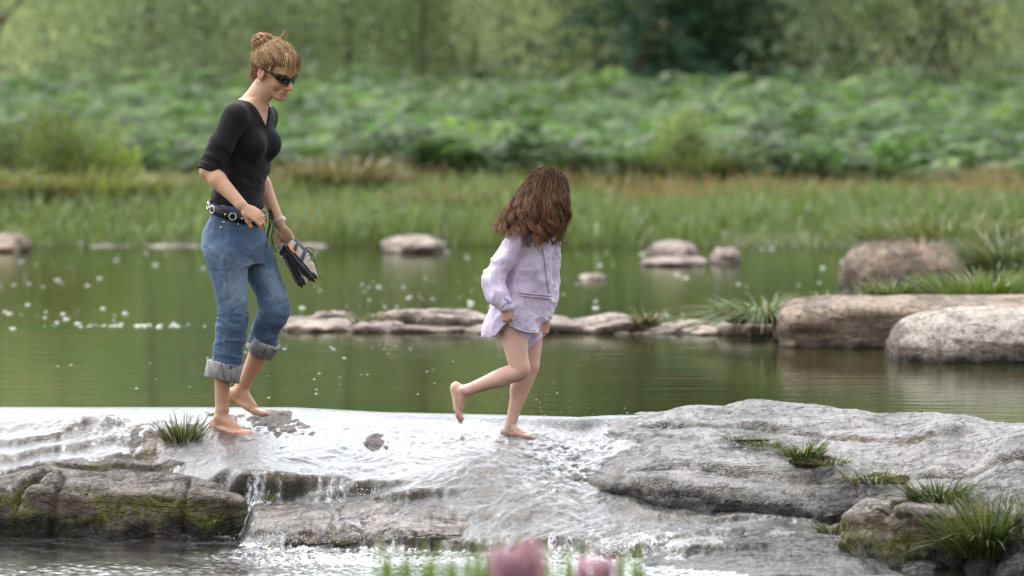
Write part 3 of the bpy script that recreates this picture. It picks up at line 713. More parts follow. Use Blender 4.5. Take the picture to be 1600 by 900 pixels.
# far bank grass
N = 34000
ys = 44.3 + 6.5 * rng.random(N) ** .9; xs = rng.uniform(-6.3, 6.3, N) * ys / 45
ys = ys + .3 * fbm(np.stack([xs, ys * 0, ys * 0], 1), 3, 5)
zs = ground_z(xs, ys) - .03; rel = (ys - 44.3) / 6.5
pxs = 800 + xs * FP / ys
col = grass_col(N, rng, [(.13, .20, .055), (.17, .23, .07), (.12, .16, .06), (.20, .22, .085)])
br = (fbm(np.stack([xs * .7, ys * .6, 0 * xs], 1), 3, 15) + .9 * sstep(.3, 1, rel) - .42 + .35 * sstep(900, 1300, pxs)) > 0.02 + .3 * rng.random(N)
col[br] = grass_col(br.sum(), rng, [(.27, .19, .085), (.22, .18, .07), (.17, .19, .06), (.30, .19, .10)])
low = rel < .05; col[low] *= .8
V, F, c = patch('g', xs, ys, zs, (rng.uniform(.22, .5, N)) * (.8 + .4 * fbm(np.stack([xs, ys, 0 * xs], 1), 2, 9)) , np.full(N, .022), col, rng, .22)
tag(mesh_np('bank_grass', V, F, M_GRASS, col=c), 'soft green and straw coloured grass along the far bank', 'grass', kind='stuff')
# bracken
def fronds(n, base, length, dirs, rise, rng, pairs=13, wmul=1.0):
    """arching fronds made of paired tapering pinnae"""
    t = (np.arange(pairs) + 1.5) / (pairs + 1.5)
    hd = np.stack([np.cos(dirs), np.sin(dirs), 0 * dirs], 1)
    def pt(t): return base[:, None] + length[:, None, None] * (hd[:, None] * (t[None, :, None] ** 1.3) * .8 + np.array([0, 0, 1.]) * ((1.5 * t - 1.05 * t ** 2)[None, :, None] * rise[:, None, None]))
    C = pt(t); C2 = pt(t + .02); T = C2 - C; T /= np.linalg.norm(T, axis=2, keepdims=True)
    side = np.cross(T, np.array([0, 0, 1.])); side /= np.linalg.norm(side, axis=2, keepdims=True) + 1e-9
    plen = length[:, None] * .42 * np.clip(1.15 - t, .08, 1)[None] * np.clip(t * 4, .3, 1)[None]
    w = length[:, None] * .030 * wmul * np.ones_like(plen)
    out = []
    for s in (-1, 1):
        tip = C + s * side * plen[..., None] + T * plen[..., None] * .3 - np.array([0, 0, .28]) * plen[..., None]
        mid = (C + tip) / 2 + np.array([0, 0, .05]) * plen[..., None]
        out.append(np.stack([C, mid - T * w[..., None], tip, mid + T * w[..., None]], 2))
    V = np.stack(out, 2).reshape(-1, 3); return V, np.arange(len(V)).reshape(-1, 4), pairs * 8
N = 15000
ys = 50.2 + 17 * rng.random(N) ** 1.35; xs = rng.uniform(-7.0, 7.0, N) * ys / 52
edge = .8 * fbm(np.stack([xs * .55, 0 * xs, 0 * xs], 1), 3, 25); ys = ys + edge
gz_ = ground_z(xs, ys); lump = fbm(np.stack([xs * 1.25, ys * .9, 0 * xs], 1), 3, 27)
keep = (lump > -.22) | (rng.random(N) < .25)
hh = .72 * np.clip(.50 + 1.05 * lump + .08 * rng.normal(size=N), .12, .92)
xs, ys, gz_, hh, lump = xs[keep], ys[keep], gz_[keep], hh[keep], lump[keep]; N = len(xs)
base = np.stack([xs, ys, gz_ + hh * rng.uniform(.15, .75, N)], 1)
V, F, per = fronds(N, base, rng.uniform(.28, .55, N), rng.uniform(0, 2 * math.pi, N), rng.uniform(.2, .9, N), rng, 12)
pt_ = .82 + .55 * fbm(np.stack([xs * 2.2, ys * 1.4, 0 * xs], 1), 3, 29) + .12 * rng.normal(size=N)
c = np.repeat(np.clip(pt_, .35, 1.4)[:, None], per, 0) * rng.uniform(.65, 1.35, (N * per // 4, 1)).repeat(4, 0) * np.repeat(grass_col(N, rng, [(.09, .165, .05), (.12, .20, .06), (.10, .175, .07), (.16, .24, .07), (.065, .12, .04)]), per, 0)
tag(mesh_np('bracken', V, F, M_LEAF, col=c), 'dense light green bracken thicket behind the grassy bank', 'fern', kind='stuff')

def tuft(name, px, py, Y, n, hgt, spread, label, cat='grass tuft', wid=.006, pal=GREENS, lean=.45, bend=(.2, .9), straw=.15, group=None, z=None, seg=5):
    c = U(px, py, Y) if z is None else np.array([XP(px, Y), Y, z])
    a = rng.uniform(0, 2 * math.pi, n); r = spread * np.sqrt(rng.random(n))
    xs = c[0] + np.cos(a) * r; ys = c[1] + np.sin(a) * r * .7
    col = grass_col(n, rng, pal); s = rng.random(n) < straw; col[s] = grass_col(s.sum(), rng, STRAW)
    l = np.abs(rng.normal(0, lean, n)) + r / spread * lean * .6
    d = np.stack([np.cos(a) * l, np.sin(a) * l, np.ones(n)], 1); d /= np.linalg.norm(d, axis=1, keepdims=True)
    V, F, t = ribbons(np.stack([xs, ys, np.full(n, c[2] - .01)], 1), d, hgt * rng.uniform(.45, 1.1, n), np.full(n, wid), rng.uniform(*bend, n), seg, rng)
    o = mesh_np(name, V, F, M_GRASS, col=np.repeat(col, 2 * (seg + 1), 0), origin=c)
    return tag(o, label, cat, group)
def soil(px0, px1, py, Y, dp, h, label):
    m = soil.m
    return boulder('moss_cushion', px0, px1, py - h, py, Y, dp, m, label, int(px0), rough=.3, cat='moss')
sm_ = NT('moss_soil'); _n = sm_.noise(sm_.pos(), 45, 4, .7)
soil.m = sm_.done(sm_.princ(Base_Color=sm_.ramp(_n, [(.35, (.03, .028, .012)), (.5, (.07, .07, .025)), (.65, (.12, .14, .035))]), Roughness=.95, Normal=sm_.bump(_n, 1.0, .03)))
soil(250, 318, 698, 24.2, .12, 9, 'dark earth hummock under the rush tuft in the cascade')
soil(1238, 1312, 724, 23.15, .15, 12, 'mossy earth in the crack under the small upright tuft')
soil(1330, 1425, 757, 22.95, .15, 14, 'mossy earth under the reddish low tuft')
soil(1425, 1520, 788, 22.62, .2, 16, 'mossy earth under the dark spiky tuft')
soil(1490, 1640, 872, 22.1, .25, 42, 'dark earth bank under the biggest tuft')
soil(1150, 1210, 690, 23.62, .1, 3, 'thin mossy strip on the slab right of the girl')
DK = [(.035, .06, .012), (.05, .08, .018), (.07, .10, .025), (.03, .045, .012)]
tuft('rush_tuft', 285, 690, 24.2, 260, .15, .075, 'dark rush tuft standing in the flowing water at the woman\'s feet', wid=.0045, pal=DK, lean=.42, bend=(.0, .5), straw=.3)
tuft('grass_tuft', 415, 779, 23.4, 26, .07, .035, 'tiny green tuft in the dark cleft below the woman', wid=.004, pal=GREENS)
tuft('grass_tuft', 1257, 712, 23.15, 210, .105, .075, 'small upright bright tuft on the crest of the right slab', wid=.006, lean=.4, pal=[(.05, .085, .015), (.08, .12, .02), (.1, .12, .03)])
tuft('grass_tuft', 1295, 724, 23.1, 160, .06, .08, 'low mossy tuft just right of the small upright tuft', wid=.005, straw=.45)
tuft('grass_tuft', 1200, 694, 23.55, 110, .05, .09, 'short moss grass in the crack left of the small upright tuft', wid=.005, straw=.3)
tuft('grass_tuft', 1155, 684, 23.7, 60, .045, .06, 'thin yellowish grass in the crack, farthest back on the slab', wid=.004, straw=.4)
tuft('grass_tuft', 1370, 752, 22.95, 230, .10, .12, 'loose reddish green tuft in the middle of the right slab', wid=.005, straw=.4, pal=[(.08, .10, .02), (.14, .10, .04), (.06, .08, .02)])
tuft('grass_tuft', 1468, 782, 22.6, 420, .15, .11, 'dark spiky tuft above the mossy block', wid=.006, lean=.5, pal=DK, straw=.2)
tuft('grass_tuft', 1545, 868, 22.1, 1100, .32, .15, 'biggest tuft of long green grass at the lower right edge', wid=.0065, lean=.33, bend=(.1, .8), straw=.18, pal=[(.06, .09, .02), (.09, .125, .03), (.11, .13, .045), (.045, .07, .018)])
tuft('grass_tuft', 1612, 850, 22.15, 500, .30, .12, 'long grass tuft cut by the right edge of the frame', wid=.0065, lean=.33, straw=.18)
tuft('grass_tuft', 1298, 832, 22.62, 90, .075, .045, 'small dark tuft at the left foot of the mossy block', wid=.004, pal=DK, straw=.25)
tuft('grass_tuft', 1335, 836, 22.5, 40, .05, .03, 'tiny tuft against the mossy block', wid=.004, straw=.25)
# mid distance
G2 = [(.10, .15, .035), (.13, .18, .05), (.08, .12, .03), (.16, .19, .07)]
tuft('sedge_clump', 1195, 502, 30.4, 900, .30, .20, 'rounded arching sedge clump at the end of the ledge', wid=.009, lean=.55, bend=(.5, 1.3), pal=G2, straw=.2)
tuft('sedge_clump', 1392, 474, 31.0, 420, .24, .10, 'small upright sedge clump behind the long boulder', wid=.009, lean=.3, pal=G2)
tuft('sedge_clump', 1545, 476, 31.0, 1300, .30, .30, 'wide bright sedge clump behind the long boulder, near the right edge', wid=.009, lean=.32, pal=[(.11, .17, .03), (.15, .21, .045), (.09, .14, .03)])
tuft('sedge_clump', 1290, 474, 31.5, 260, .12, .22, 'low sparse grass along the back of the long boulder', wid=.008, straw=.4, pal=G2)
tuft('rush_clump', 574, 508, 31.5, 160, .13, .07, 'small brownish rush clump on the ledge by the shoes', wid=.008, straw=.5)
tuft('rush_clump', 1012, 506, 31.1, 160, .15, .06, 'small brown rush clump on the ledge right of the girl', wid=.008, straw=.55)
tuft('grass_clump', 1480, 385, 37.2, 1300, .36, .55, 'hazy grass clump over the far brown boulder', wid=.012, lean=.5, pal=G2, straw=.25)
tuft('grass_clump', 1570, 420, 35.5, 500, .42, .25, 'tall grey green grass beside the far brown boulder', wid=.012, lean=.4, pal=[(.12, .16, .07), (.15, .19, .09)])
tuft('rush_clump', 95, 303, 47.5, 1300, .32, .9, 'low brownish green rush clump before the shrubs at the left', wid=.022, lean=.35, bend=(.1, .8), pal=[(.19, .21, .07), (.26, .23, .11), (.14, .17, .06), (.24, .27, .06)], straw=.25)
tuft('rush_clump', -20, 305, 47.0, 700, .32, .6, 'darker rush clump cut by the left edge', wid=.022, lean=.35, pal=[(.15, .18, .06), (.22, .21, .09)], straw=.25)
tuft('rush_clump', 1090, 275, 50.0, 500, .4, .4, 'straw coloured rush clump at the foot of the pale shrub', wid=.022, lean=.3, pal=[(.17, .2, .07), (.2, .22, .09)], straw=.2)
tuft('rush_clump', 535, 295, 49.0, 700, .45, .4, 'brown seeded rush clump behind the woman\'s bust', wid=.02, lean=.35, pal=STRAW, straw=.6)
tuft('rush_clump', 700, 330, 47.0, 500, .35, .5, 'straw coloured grass clump behind the girl\'s hair', wid=.02, lean=.35, pal=STRAW, straw=.4)

def shrub(px, Y, H, R, colr, label, seed, n=5200, sz=.05):
    r_ = np.random.default_rng(seed); z0 = float(ground_z(np.array([0.]), np.array([Y]))[0]); o3 = np.array([XP(px, Y), Y, z0])
    root = empty('shrub', tuple(o3), label, 'shrub'); k = 46
    d = r_.normal(size=(k, 3)); d /= np.linalg.norm(d, axis=1, keepdims=True); c_ = o3 + d * [R, R * .7, H * .42] * r_.random((k, 1)) ** .4 + [0, 0, H * .48]
    i = r_.integers(0, k, n); P = c_[i] + r_.normal(0, 1, (n, 3)) * [R * .16, R * .16, H * .13]; P[:, 2] = np.maximum(P[:, 2], z0)
    V, F = leaf_quads(P, r_.uniform(.6, 1.3, n) * sz, r_, 2.4, -.4); kc = r_.uniform(.7, 1.35, (k, 1))[i] * np.array(colr) * r_.uniform(.8, 1.2, (n, 1))
    mesh_np('foliage', V, F, M_LEAF, root, col=np.repeat(kc, 4, 0)); g = MB()
    for _ in range(14):
        t = c_[r_.integers(0, k)]; V, F = tube([o3 + r_.normal(0, .08, 3) * [1, 1, 0] - [0, 0, .1], (o3 + t) / 2 + r_.normal(0, .04, 3), t], [.014, .010, .004], 5); g.add(V, F)
    g.build('branches', M_BARK, root)
shrub(112, 48.0, .98, .52, (.15, .19, .05), 'rounded yellow green shrub before the bracken at the left', 5)
shrub(20, 48.4, .85, .5, (.13, .16, .055), 'duller olive shrub at the left edge of the bank', 6)
shrub(188, 48.6, .60, .22, (.26, .32, .05), 'small bright yellow green shrub right of the rounded one', 7, 1800)
shrub(1068, 50.2, .85, .30, (.24, .29, .11), 'pale green upright shrub before the bracken, right of the girl', 8, 2600)
# ============================================================ heather and grass right in front of the lens
def heather(px, py, Y, n, H, W, label):
    gx_, gz0 = XP(px, Y), float(ground_z(np.array([0.]), np.array([Y]))[0])
    root = empty('heather', (gx_, Y, gz0), label, 'heather', None)
    zt = ZP(py, Y); H = zt - gz0
    st = MB(); fl = MB()
    for i in range(n):
        a = rng.uniform(0, 6.28); r = W * math.sqrt(rng.random()); top = np.array([gx_ + r * math.cos(a), Y + r * math.sin(a) * .6, gz0 + H * rng.uniform(.9, 1.03) - .3 * r * r / W])
        b = np.array([gx_ + r * .3 * math.cos(a), Y + r * .2 * math.sin(a), gz0 - .03])
        m_ = (b + top) / 2 + rng.normal(0, .012, 3)
        V, F = tube([b, m_, top], [.0022, .0018, .001], 4); st.add(V, F, (.06, .045, .03))
        m = 46; t = rng.uniform(.62, 1.03, m); ctr = b + (top - b) * t[:, None] + rng.normal(0, .0075, (m, 3))
        V, F = leaf_quads(ctr, rng.uniform(.005, .011, m), rng, 1.3)
        fl.add(V, F, np.array((.60, .30, .46)) * rng.uniform(.75, 1.25))
        m = 26; t = rng.uniform(.3, .8, m); ctr = b + (top - b) * t[:, None] + rng.normal(0, .006, (m, 3))
        V, F = leaf_quads(ctr, rng.uniform(.005, .010, m), rng, 3); st.add(V, F, (.07, .10, .03))
    st.build('stems', M_GRASS, root); fl.build('flowers', M_PETAL, root)
heather(808, 852, 13.8, 42, 0, .075, 'pink flowering heather, nearest and brightest of the two blurred clumps')
heather(935, 872, 14.0, 24, 0, .055, 'smaller pink heather clump right of the bright one')
def near_grass(label, pxs, pys, Y, seed, w):
    r_ = np.random.default_rng(seed); n = len(pxs); gz0 = .15
    base = np.stack([XP(np.array(pxs), Y) + r_.normal(0, .015, n), np.full(n, Y) + r_.normal(0, .05, n), np.full(n, gz0)], 1)
    tip = ZP(np.array(pys), Y); L = (tip - gz0) * 1.02
    d = np.stack([r_.normal(0, .10, n), r_.normal(0, .1, n), np.ones(n)], 1); d /= np.linalg.norm(d, axis=1, keepdims=True)
    V, F, t = ribbons(base, d, L, np.full(n, w), r_.uniform(0, .12, n), 6, r_)
    c = np.repeat(grass_col(n, r_, [(.15, .24, .04), (.21, .28, .06), (.12, .19, .03)]), 14, 0)
    tag(mesh_np('foreground_grass', V, F, M_GRASS, col=c, origin=(float(base[0, 0]), Y, gz0)), label, 'grass tuft')
r_ = np.random.default_rng(5)
near_grass('blurred bright green blades at the bottom, left of the heather', list(r_.uniform(590, 765, 80)), list(832 + 70 * r_.random(80)), 14.9, 1, .012)
near_grass('blurred green blades rising between the two heather clumps', list(r_.uniform(765, 900, 55)), list(828 + 65 * r_.random(55)), 14.9, 2, .012)
near_grass('blurred green blades at the bottom, right of the heather', list(r_.uniform(895, 1010, 50)), list(838 + 62 * r_.random(50)), 14.9, 3, .012)

# ============================================================ trees beyond the bracken
def crown_mesh(seed, H, R, kind):
    r_ = np.random.default_rng(seed); C = []; colr = []
    if kind == 'conifer':
        for k in range(230):
            h = r_.random() ** (.8 if k < 130 else 2.2); a = r_.uniform(0, 6.28); reach = R * (1 - h) ** .75 + .15
            m = 46; t = r_.uniform(.15, 1, m) ** .7
            p = np.stack([np.cos(a) * reach * t, np.sin(a) * reach * t, .3 + h * H * .95 - .28 * reach * t ** 1.5 + 0 * t], 1) + r_.normal(0, [.16, .16, .07], (m, 3))
            C.append(p); colr.append(np.tile(np.array((.065, .13, .09)) * r_.uniform(.6, 1.5), (m, 1)))
        sz = .20
    else:
        base_c = {'willow': (.45, .53, .33), 'birch': (.55, .59, .31), 'alder': (.22, .28, .13)}[kind]
        for k in range(260):
            d = r_.normal(size=3); d /= np.linalg.norm(d); rad = r_.random() ** .33
            ctr = np.array([d[0] * R * rad, d[1] * R * rad, H * .5 + d[2] * H * .52 * rad]); ctr[2] = max(ctr[2], .15) if k > 110 else .3 + 2.6 * r_.random(); ctr[:2] *= 1 if k > 110 else 1.25
            sg = r_.uniform(.16, .42) * R / 2; m = 42
            C.append(ctr + r_.normal(0, [sg, sg, sg * .8], (m, 3)))
            colr.append(np.tile(np.array(base_c) * r_.uniform(.6, 1.4) * (1, r_.uniform(.9, 1.1), r_.uniform(.8, 1.3)), (m, 1)))
        sz = .105
    C = np.concatenate(C); colr = np.concatenate(colr); C[:, 2] = np.maximum(C[:, 2], .05)
    V, F = leaf_quads(C, r_.uniform(.6, 1.3, len(C)) * sz, r_, 1.8, .3)
    return V, F, np.repeat(colr * r_.uniform(.8, 1.2, (len(C), 1)), 4, 0)
PROTO = {}
def tree(kind, px, Y, H, R, label, group, var=0, rz=0.):
    nm = {'willow': 'willow_tree', 'birch': 'birch_tree', 'alder': 'alder_tree', 'conifer': 'spruce_tree'}[kind]
    loc = (XP(px, Y), Y, float(ground_z(np.array([0.]), np.array([Y]))[0]) - .1)
    key = (kind, var)
    if key not in PROTO:
        root = empty(nm, (0, 0, 0), 'x', 'tree')
        V, F, c = crown_mesh(100 + var * 7 + len(kind), 9.5, 2.3, kind)
        mesh_np('crown', V, F, M_LEAF, root, col=c)
        tb = MB(); r_ = np.random.default_rng(var)
        V, F = tube([(0, 0, -.2), (.05, .03, 3), (-.05, .06, 6), (0, 0, 8.8)], [.08, .065, .045, .012], 8); tb.add(V, F)
        for k in range(14 if kind != 'conifer' else 24):
            h = r_.uniform(.8, 7.5); a = r_.uniform(0, 6.28); L = 1.7 * (1 - h / 10)
            V, F = tube([(0, 0, h), (math.cos(a) * L * .5, math.sin(a) * L * .5, h + (.5 if kind != 'conifer' else -.05)), (math.cos(a) * L, math.sin(a) * L, h + (1.3 if kind != 'conifer' else -.25))], [.045, .03, .008], 5); tb.add(V, F)
        tb.build('trunk', M_BARK, root); PROTO[key] = root; o = root
    else: o = copy_tree(PROTO[key])
    o.location = loc; s = H / 9.5; o.scale = (R / 2.3, R / 2.3, s); o.rotation_euler.z = rz
    o['label'] = label; o['group'] = group
tg = 'trees beyond the bracken'
TR = [('birch', -10, 71, 9.0, 1.5, 'yellow green birch in the upper left corner'), ('willow', 95, 73, 10, 1.6, 'grey green willow at the upper left, second from the edge'),
      ('alder', 165, 76, 9, 1.2, 'dark gap filling alder left of the woman'), ('willow', 235, 72, 9.5, 1.5, 'pale willow left of the woman\'s head'),
      ('alder', 320, 74, 10, 1.5, 'dull dark alder just behind the woman\'s hair on its left'), ('willow', 430, 75, 11, 1.9, 'grey willow directly behind the woman\'s head'),
      ('willow', 545, 73, 10, 1.6, 'grey green willow right of the woman\'s head'), ('alder', 660, 72, 7.5, 1.0, 'narrow dark alder halfway between the two people'),
      ('birch', 740, 74, 10, 1.5, 'soft olive birch above and left of the girl'), ('birch', 845, 71, 8, 1.1, 'low olive birch straight above the girl'),
      ('conifer', 1000, 72, 10, 2.0, 'dark spruce with layered boughs, left of its pair'), ('conifer', 1150, 74, 10.5, 2.1, 'dark spruce with layered boughs, right of its pair'),
      ('willow', 1075, 77, 11, 1.6, 'pale willow showing between the two spruces'), ('birch', 1270, 73, 9.5, 1.6, 'yellowish birch right of the spruces'),
      ('willow', 1375, 72, 10, 1.5, 'brownish willow left of the narrow young spruce'), ('conifer', 1455, 73, 7, .9, 'narrow young spruce near the upper right corner'),
      ('birch', 1530, 72, 10, 1.3, 'tall yellowish birch near the upper right corner'), ('willow', 1625, 73, 10, 1.5, 'willow cut by the right edge of the frame')]
for i, (k, px, Y, H, R, lab) in enumerate(TR): tree(k, px, Y, H, R, lab, tg, i % 2, i * 1.7)
BR = ['tree of the back row, ' + w for w in ['beyond the upper left corner', 'left of the upper left birch', 'behind the upper left birch', 'behind the grey green willow at the upper left', 'behind the dark alder left of the woman', 'behind the woman\'s hair bun', 'behind the grey willow over the woman', 'behind the narrow dark alder', 'behind the soft olive birch', 'behind the low olive birch over the girl', 'behind the left spruce', 'behind the right spruce', 'behind the brownish willow', 'behind the tall yellowish birch at the right', 'beyond the upper right corner']]
for i in range(15):
    k = ['alder', 'willow', 'alder', 'birch'][i % 4]
    tree(k, -350 + i * 165, 80 + (i * 37 % 5), 13, 2.6, BR[i], 'back row of trees', i % 2, i * 2.1)
# ============================================================ the two people
rng = np.random.default_rng(21)
def unit(v): v = np.asarray(v, float); return v / np.linalg.norm(v)
def frame(yaw, pitch, roll=0.):
    """forward / left / up axes; yaw turns from +X towards the camera, pitch nods down"""
    F = np.array([math.cos(pitch) * math.cos(yaw), -math.cos(pitch) * math.sin(yaw), -math.sin(pitch)])
    L = np.array([math.sin(yaw), math.cos(yaw), 0.]); Up = np.cross(F, L)
    if roll: L, Up = L * math.cos(roll) + Up * math.sin(roll), Up * math.cos(roll) - L * math.sin(roll)
    return np.array([F, L, Up])
def hand(f, wrist, D, N, sc=1.0, curl=((.3, .5, .3),) * 4, spread=.05, thumb=(.6, .7, .35), k=.0035, left=False):
    D = unit(D); N = unit(N - (np.asarray(N) @ D) * D); T = np.cross(D, N) * (1 if left else -1)
    w = np.asarray(wrist)
    f.cone(w - D * .02 * sc, .023 * sc, w + D * .02 * sc, .023 * sc, .008, side=N, ratio=.72)
    f.ell(w + D * .050 * sc + T * .001, np.array([.046, .036, .0135]) * sc, np.array([D, T, N]), .008)
    f.ell(w + D * .036 * sc + T * .022 * sc + N * .006 * sc, np.array([.028, .014, .013]) * sc, np.array([D, T, N]), .008)
    tips = []
    for i, (off, ln, r) in enumerate(((.0265, .070, .0084), (.009, .077, .0086), (-.0085, .071, .0082), (-.0255, .056, .0073))):
        b = w + (D * (.083 - abs(i - 1) * .004) + T * off) * sc; a = 0; d0 = unit(D + T * off * spread * 40)
        pts = [b - D * .015 * sc]; rad = [r * 1.05 * sc]; p = b
        for j, fr in enumerate((.46, .31, .23)):
            pts.append(p); rad.append(r * (1.06 - .10 * j) * sc)
            a += curl[i][j]; d = d0 * math.cos(a) + N * math.sin(a); p = p + d * ln * fr * sc
        pts.append(p); rad.append(r * .78 * sc); f.chain(pts, rad, k); tips.append(p)
    b = w + (D * .022 + T * .024 + N * .004) * sc
    d = unit(T * thumb[0] + D * thumb[1] + N * thumb[2]); m = b + d * .040 * sc; d2 = unit(d + D * .5 + N * .3)
    f.chain([b, m, m + d2 * .03 * sc], [.0125 * sc, .0105 * sc, .0082 * sc], .005)
    return tips, T
def foot(f, ank, F, Up, sc=1.0, k=.010, inner=1, toe_bend=0.0):
    F = unit(F); Up = unit(Up - (np.asarray(Up) @ F) * F); S = np.cross(Up, F) * inner      # S = towards the big toe
    R = np.array([F, S, Up]); A = np.asarray(ank)
    P = lambda a, b, c: A + (F * a + S * b + Up * c) * sc
    f.ell(P(-.026, 0, -.048), np.array([.036, .029, .032]) * sc, R, k)
    f.cone(P(0, 0, .02), .029 * sc, P(-.008, 0, -.03), .031 * sc, k)
    f.ell(P(-.002, .026, -.008), np.array([.011, .008, .011]) * sc, R, .008); f.ell(P(-.006, -.026, -.012), np.array([.011, .008, .012]) * sc, R, .008)
    f.cone(P(.004, 0, -.022), .030 * sc, P(.082, .008, -.052), .019 * sc, k)
    f.cone(P(-.02, -.005, -.058), .024 * sc, P(.108, .022, -.066), .0165 * sc, k, side=Up, ratio=.8)
    f.cone(P(-.02, -.008, -.058), .022 * sc, P(.092, -.024, -.068), .014 * sc, k, side=Up, ratio=.8)
    f.cone(P(.07, .01, -.060), .022 * sc, P(.11, .0, -.066), .016 * sc, k, side=Up, ratio=.75)
    for i, (b, l0, l1, r) in enumerate(((.026, .112, .158, .0125), (.009, .116, .156, .0088), (-.004, .112, .149, .0082), (-.016, .104, .139, .0078), (-.027, .094, .126, .0078))):
        f.chain([P(l0 - .01, b, -.064), P((l0 + l1) / 2, b, -.065 + .003), P(l1, b * .93, -.070 - toe_bend * .02)], [r * 1.02 * sc, r * 1.0 * sc, r * .86 * sc], .0045)
def head(f, O, R, sc=1.0, k=.014):
    P = lambda a, b, c: O + (R[0] * a + R[1] * b + R[2] * c) * sc
    E = lambda c, r, kk=k: f.ell(P(*c), np.array(r) * sc, R, kk)
    E((0, 0, .040), (.094, .073, .080)); E((.034, 0, -.014), (.058, .057, .076), .02)
    for s in (-1, 1):
        f.cone(P(-.015, s * .050, -.045), .020 * sc, P(.062, s * .014, -.085), .016 * sc, k)
        E((.058, s * .034, -.028), (.023, .020, .023)); E((.070, s * .030, -.002), (.012, .014, .010), .008)
        # ear: rim and lobe with a hollow
        E((-.004, s * .075, -.002), (.019, .008, .030), .006)
        f.ell(P(.000, s * .083, .002), np.array([.010, .006, .017]) * sc, R, .004, 'sub')
        E((.002, s * .074, -.026), (.008, .006, .009), .005)
    E((.077, 0, -.088), (.017, .019, .015)); E((.080, 0, .022), (.016, .046, .014), .014)
    f.cone(P(.090, 0, .006), .008 * sc, P(.113, 0, -.034), .0095 * sc, .010)
    for s in (-1, 1): E((.100, s * .010, -.038), (.010, .0075, .0075), .004)
    E((.081, 0, -.062), (.013, .026, .020), .014)
    E((.0880, 0, -.0590), (.0080, .021, .0045), .006); E((.0862, 0, -.0695), (.0085, .019, .0052), .006)
    f.ell(P(.0965, 0, -.0642), np.array([.008, .023, .0014]) * sc, R, .002, 'sub')
    return P
Field.cut = lambda s, lo, hi, fn: s._cut(lo, hi, fn)
def _cut(s, lo, hi, fn):
    sl, G = s.box(lo, hi)
    if sl is not None: s.D[sl] = np.maximum(s.D[sl], fn(*G).astype(np.float32))
Field._cut = _cut
def ray(px, py, bvh, far=30):
    o = Vector((0, 0, HC)); d = Vector(tuple(U(px, py, 24.0) - np.array([0, 0, HC]))).normalized()
    return bvh.ray_cast(o, d, far)
def bvh_of(V, F): return BVHTree.FromPolygons([tuple(v) for v in V.tolist()], F.tolist())
def on_surface(pts, bvh, rad=.0012, off=.0008, n=14, dashed=False):
    """a thin cord lying on the surface along a line given by photo points"""
    P = np.array(pts, float); t = np.linspace(0, len(P) - 1, n); X = np.interp(t, range(len(P)), P[:, 0]); Y = np.interp(t, range(len(P)), P[:, 1])
    out = []
    for x, y in zip(X, Y):
        h, nn, _, _ = ray(x, y, bvh)
        if h is not None: out.append(np.array(h) + np.array(nn) * off)
    return tube(out, rad, 5) if len(out) > 2 else None

def skin_mat():
    m = NT('skin'); c = m.attr('col'); v = m.coord()
    c = m.mix(m.ramp(m.noise(v, 26, 4), [(.35, .0), (.68, .42)]), c, m.mix(1.0, c, (1.02, .72, .66), 'MULTIPLY'))
    h = m.noise(v, 420, 2)
    return m.done(m.princ(Base_Color=c, Roughness=.46, Subsurface_Weight=.12, Subsurface_Radius=(.012, .005, .003), Subsurface_Scale=.6, Specular_IOR_Level=.4, Normal=m.bump(h, .12, .001)))
M_SKIN = skin_mat()
def hair_mat():
    m = NT('hair'); c = m.attr('col')
    return m.done(m.princ(Base_Color=c, Roughness=.55, Specular_IOR_Level=.22))
M_HAIR = hair_mat()
m_ = NT('hair_base'); M_CAP = m_.done(m_.princ(Base_Color=m_.attr('col'), Roughness=.9, Specular_IOR_Level=.03))
def cloth_mat(name, col, rough=.85, weave=900, bump=.25, sheen=.2, attr=False):
    m = NT(name); v = m.coord(); n = m.noise(v, weave, 2); big = m.noise(v, 14, 3)
    c = m.attr('col') if attr else m.mix(m.ramp(big, [(.35, .0), (.7, .18)]), col, tuple(x * .75 for x in col))
    return m.done(m.princ(Base_Color=c, Roughness=rough, Sheen_Weight=sheen, Specular_IOR_Level=.3, Normal=m.bump(n, bump, .001)))
M_TOP = cloth_mat('black_jersey', (.0055, .0050, .0068), .85, sheen=.02)
M_BLACK = cloth_mat('black_leather', (.012, .011, .011), .5, 300, .3, 0)
def metal():
    m = NT('silver'); return m.done(m.princ(Base_Color=(.75, .74, .72), Metallic=1.0, Roughness=.25))
M_SILVER = metal()
def lens():
    m = NT('dark_lens'); return m.done(m.princ(Base_Color=(.004, .003, .004), Roughness=.12, Specular_IOR_Level=.45))
M_LENS = lens()
def denim():
    m = NT('denim'); v = m.coord(); f = m.attr('fade', 'Fac')
    tw = m.n('TexWave', {'Vector': m.coord((1, 1, .55)), 'Scale': 240.0, 'Distortion': 2.0, 'Detail': 2.0}).outputs['Fac']
    streak = m.noise(m.coord((60, 60, 7)), 6, 4, .7)
    ff = m.math('ADD', f, m.math('MULTIPLY', m.math('SUBTRACT', streak, .5), 1.1), True)
    c = m.ramp(ff, [(0, (.014, .032, .080)), (.42, (.042, .088, .170)), (1, (.21, .28, .35))])
    c = m.mix(m.math('MULTIPLY', tw, .16), c, (.30, .36, .42))
    return m.done(m.princ(Base_Color=c, Roughness=.85, Sheen_Weight=.15, Specular_IOR_Level=.25, Normal=m.bump(m.math('ADD', m.noise(v, 700, 2), m.math('MULTIPLY', streak, .5)), .3, .0015)))
M_DENIM = denim()
def cuff_m():
    m = NT('denim_reverse'); s = m.noise(m.coord((9, 9, 3)), 7, 4, .7)
    c = m.ramp(s, [(.35, (.16, .165, .175)), (.5, (.27, .265, .26)), (.65, (.36, .34, .31))])
    return m.done(m.princ(Base_Color=c, Roughness=.9, Normal=m.bump(m.noise(m.coord(), 500, 3), .5, .0015)))
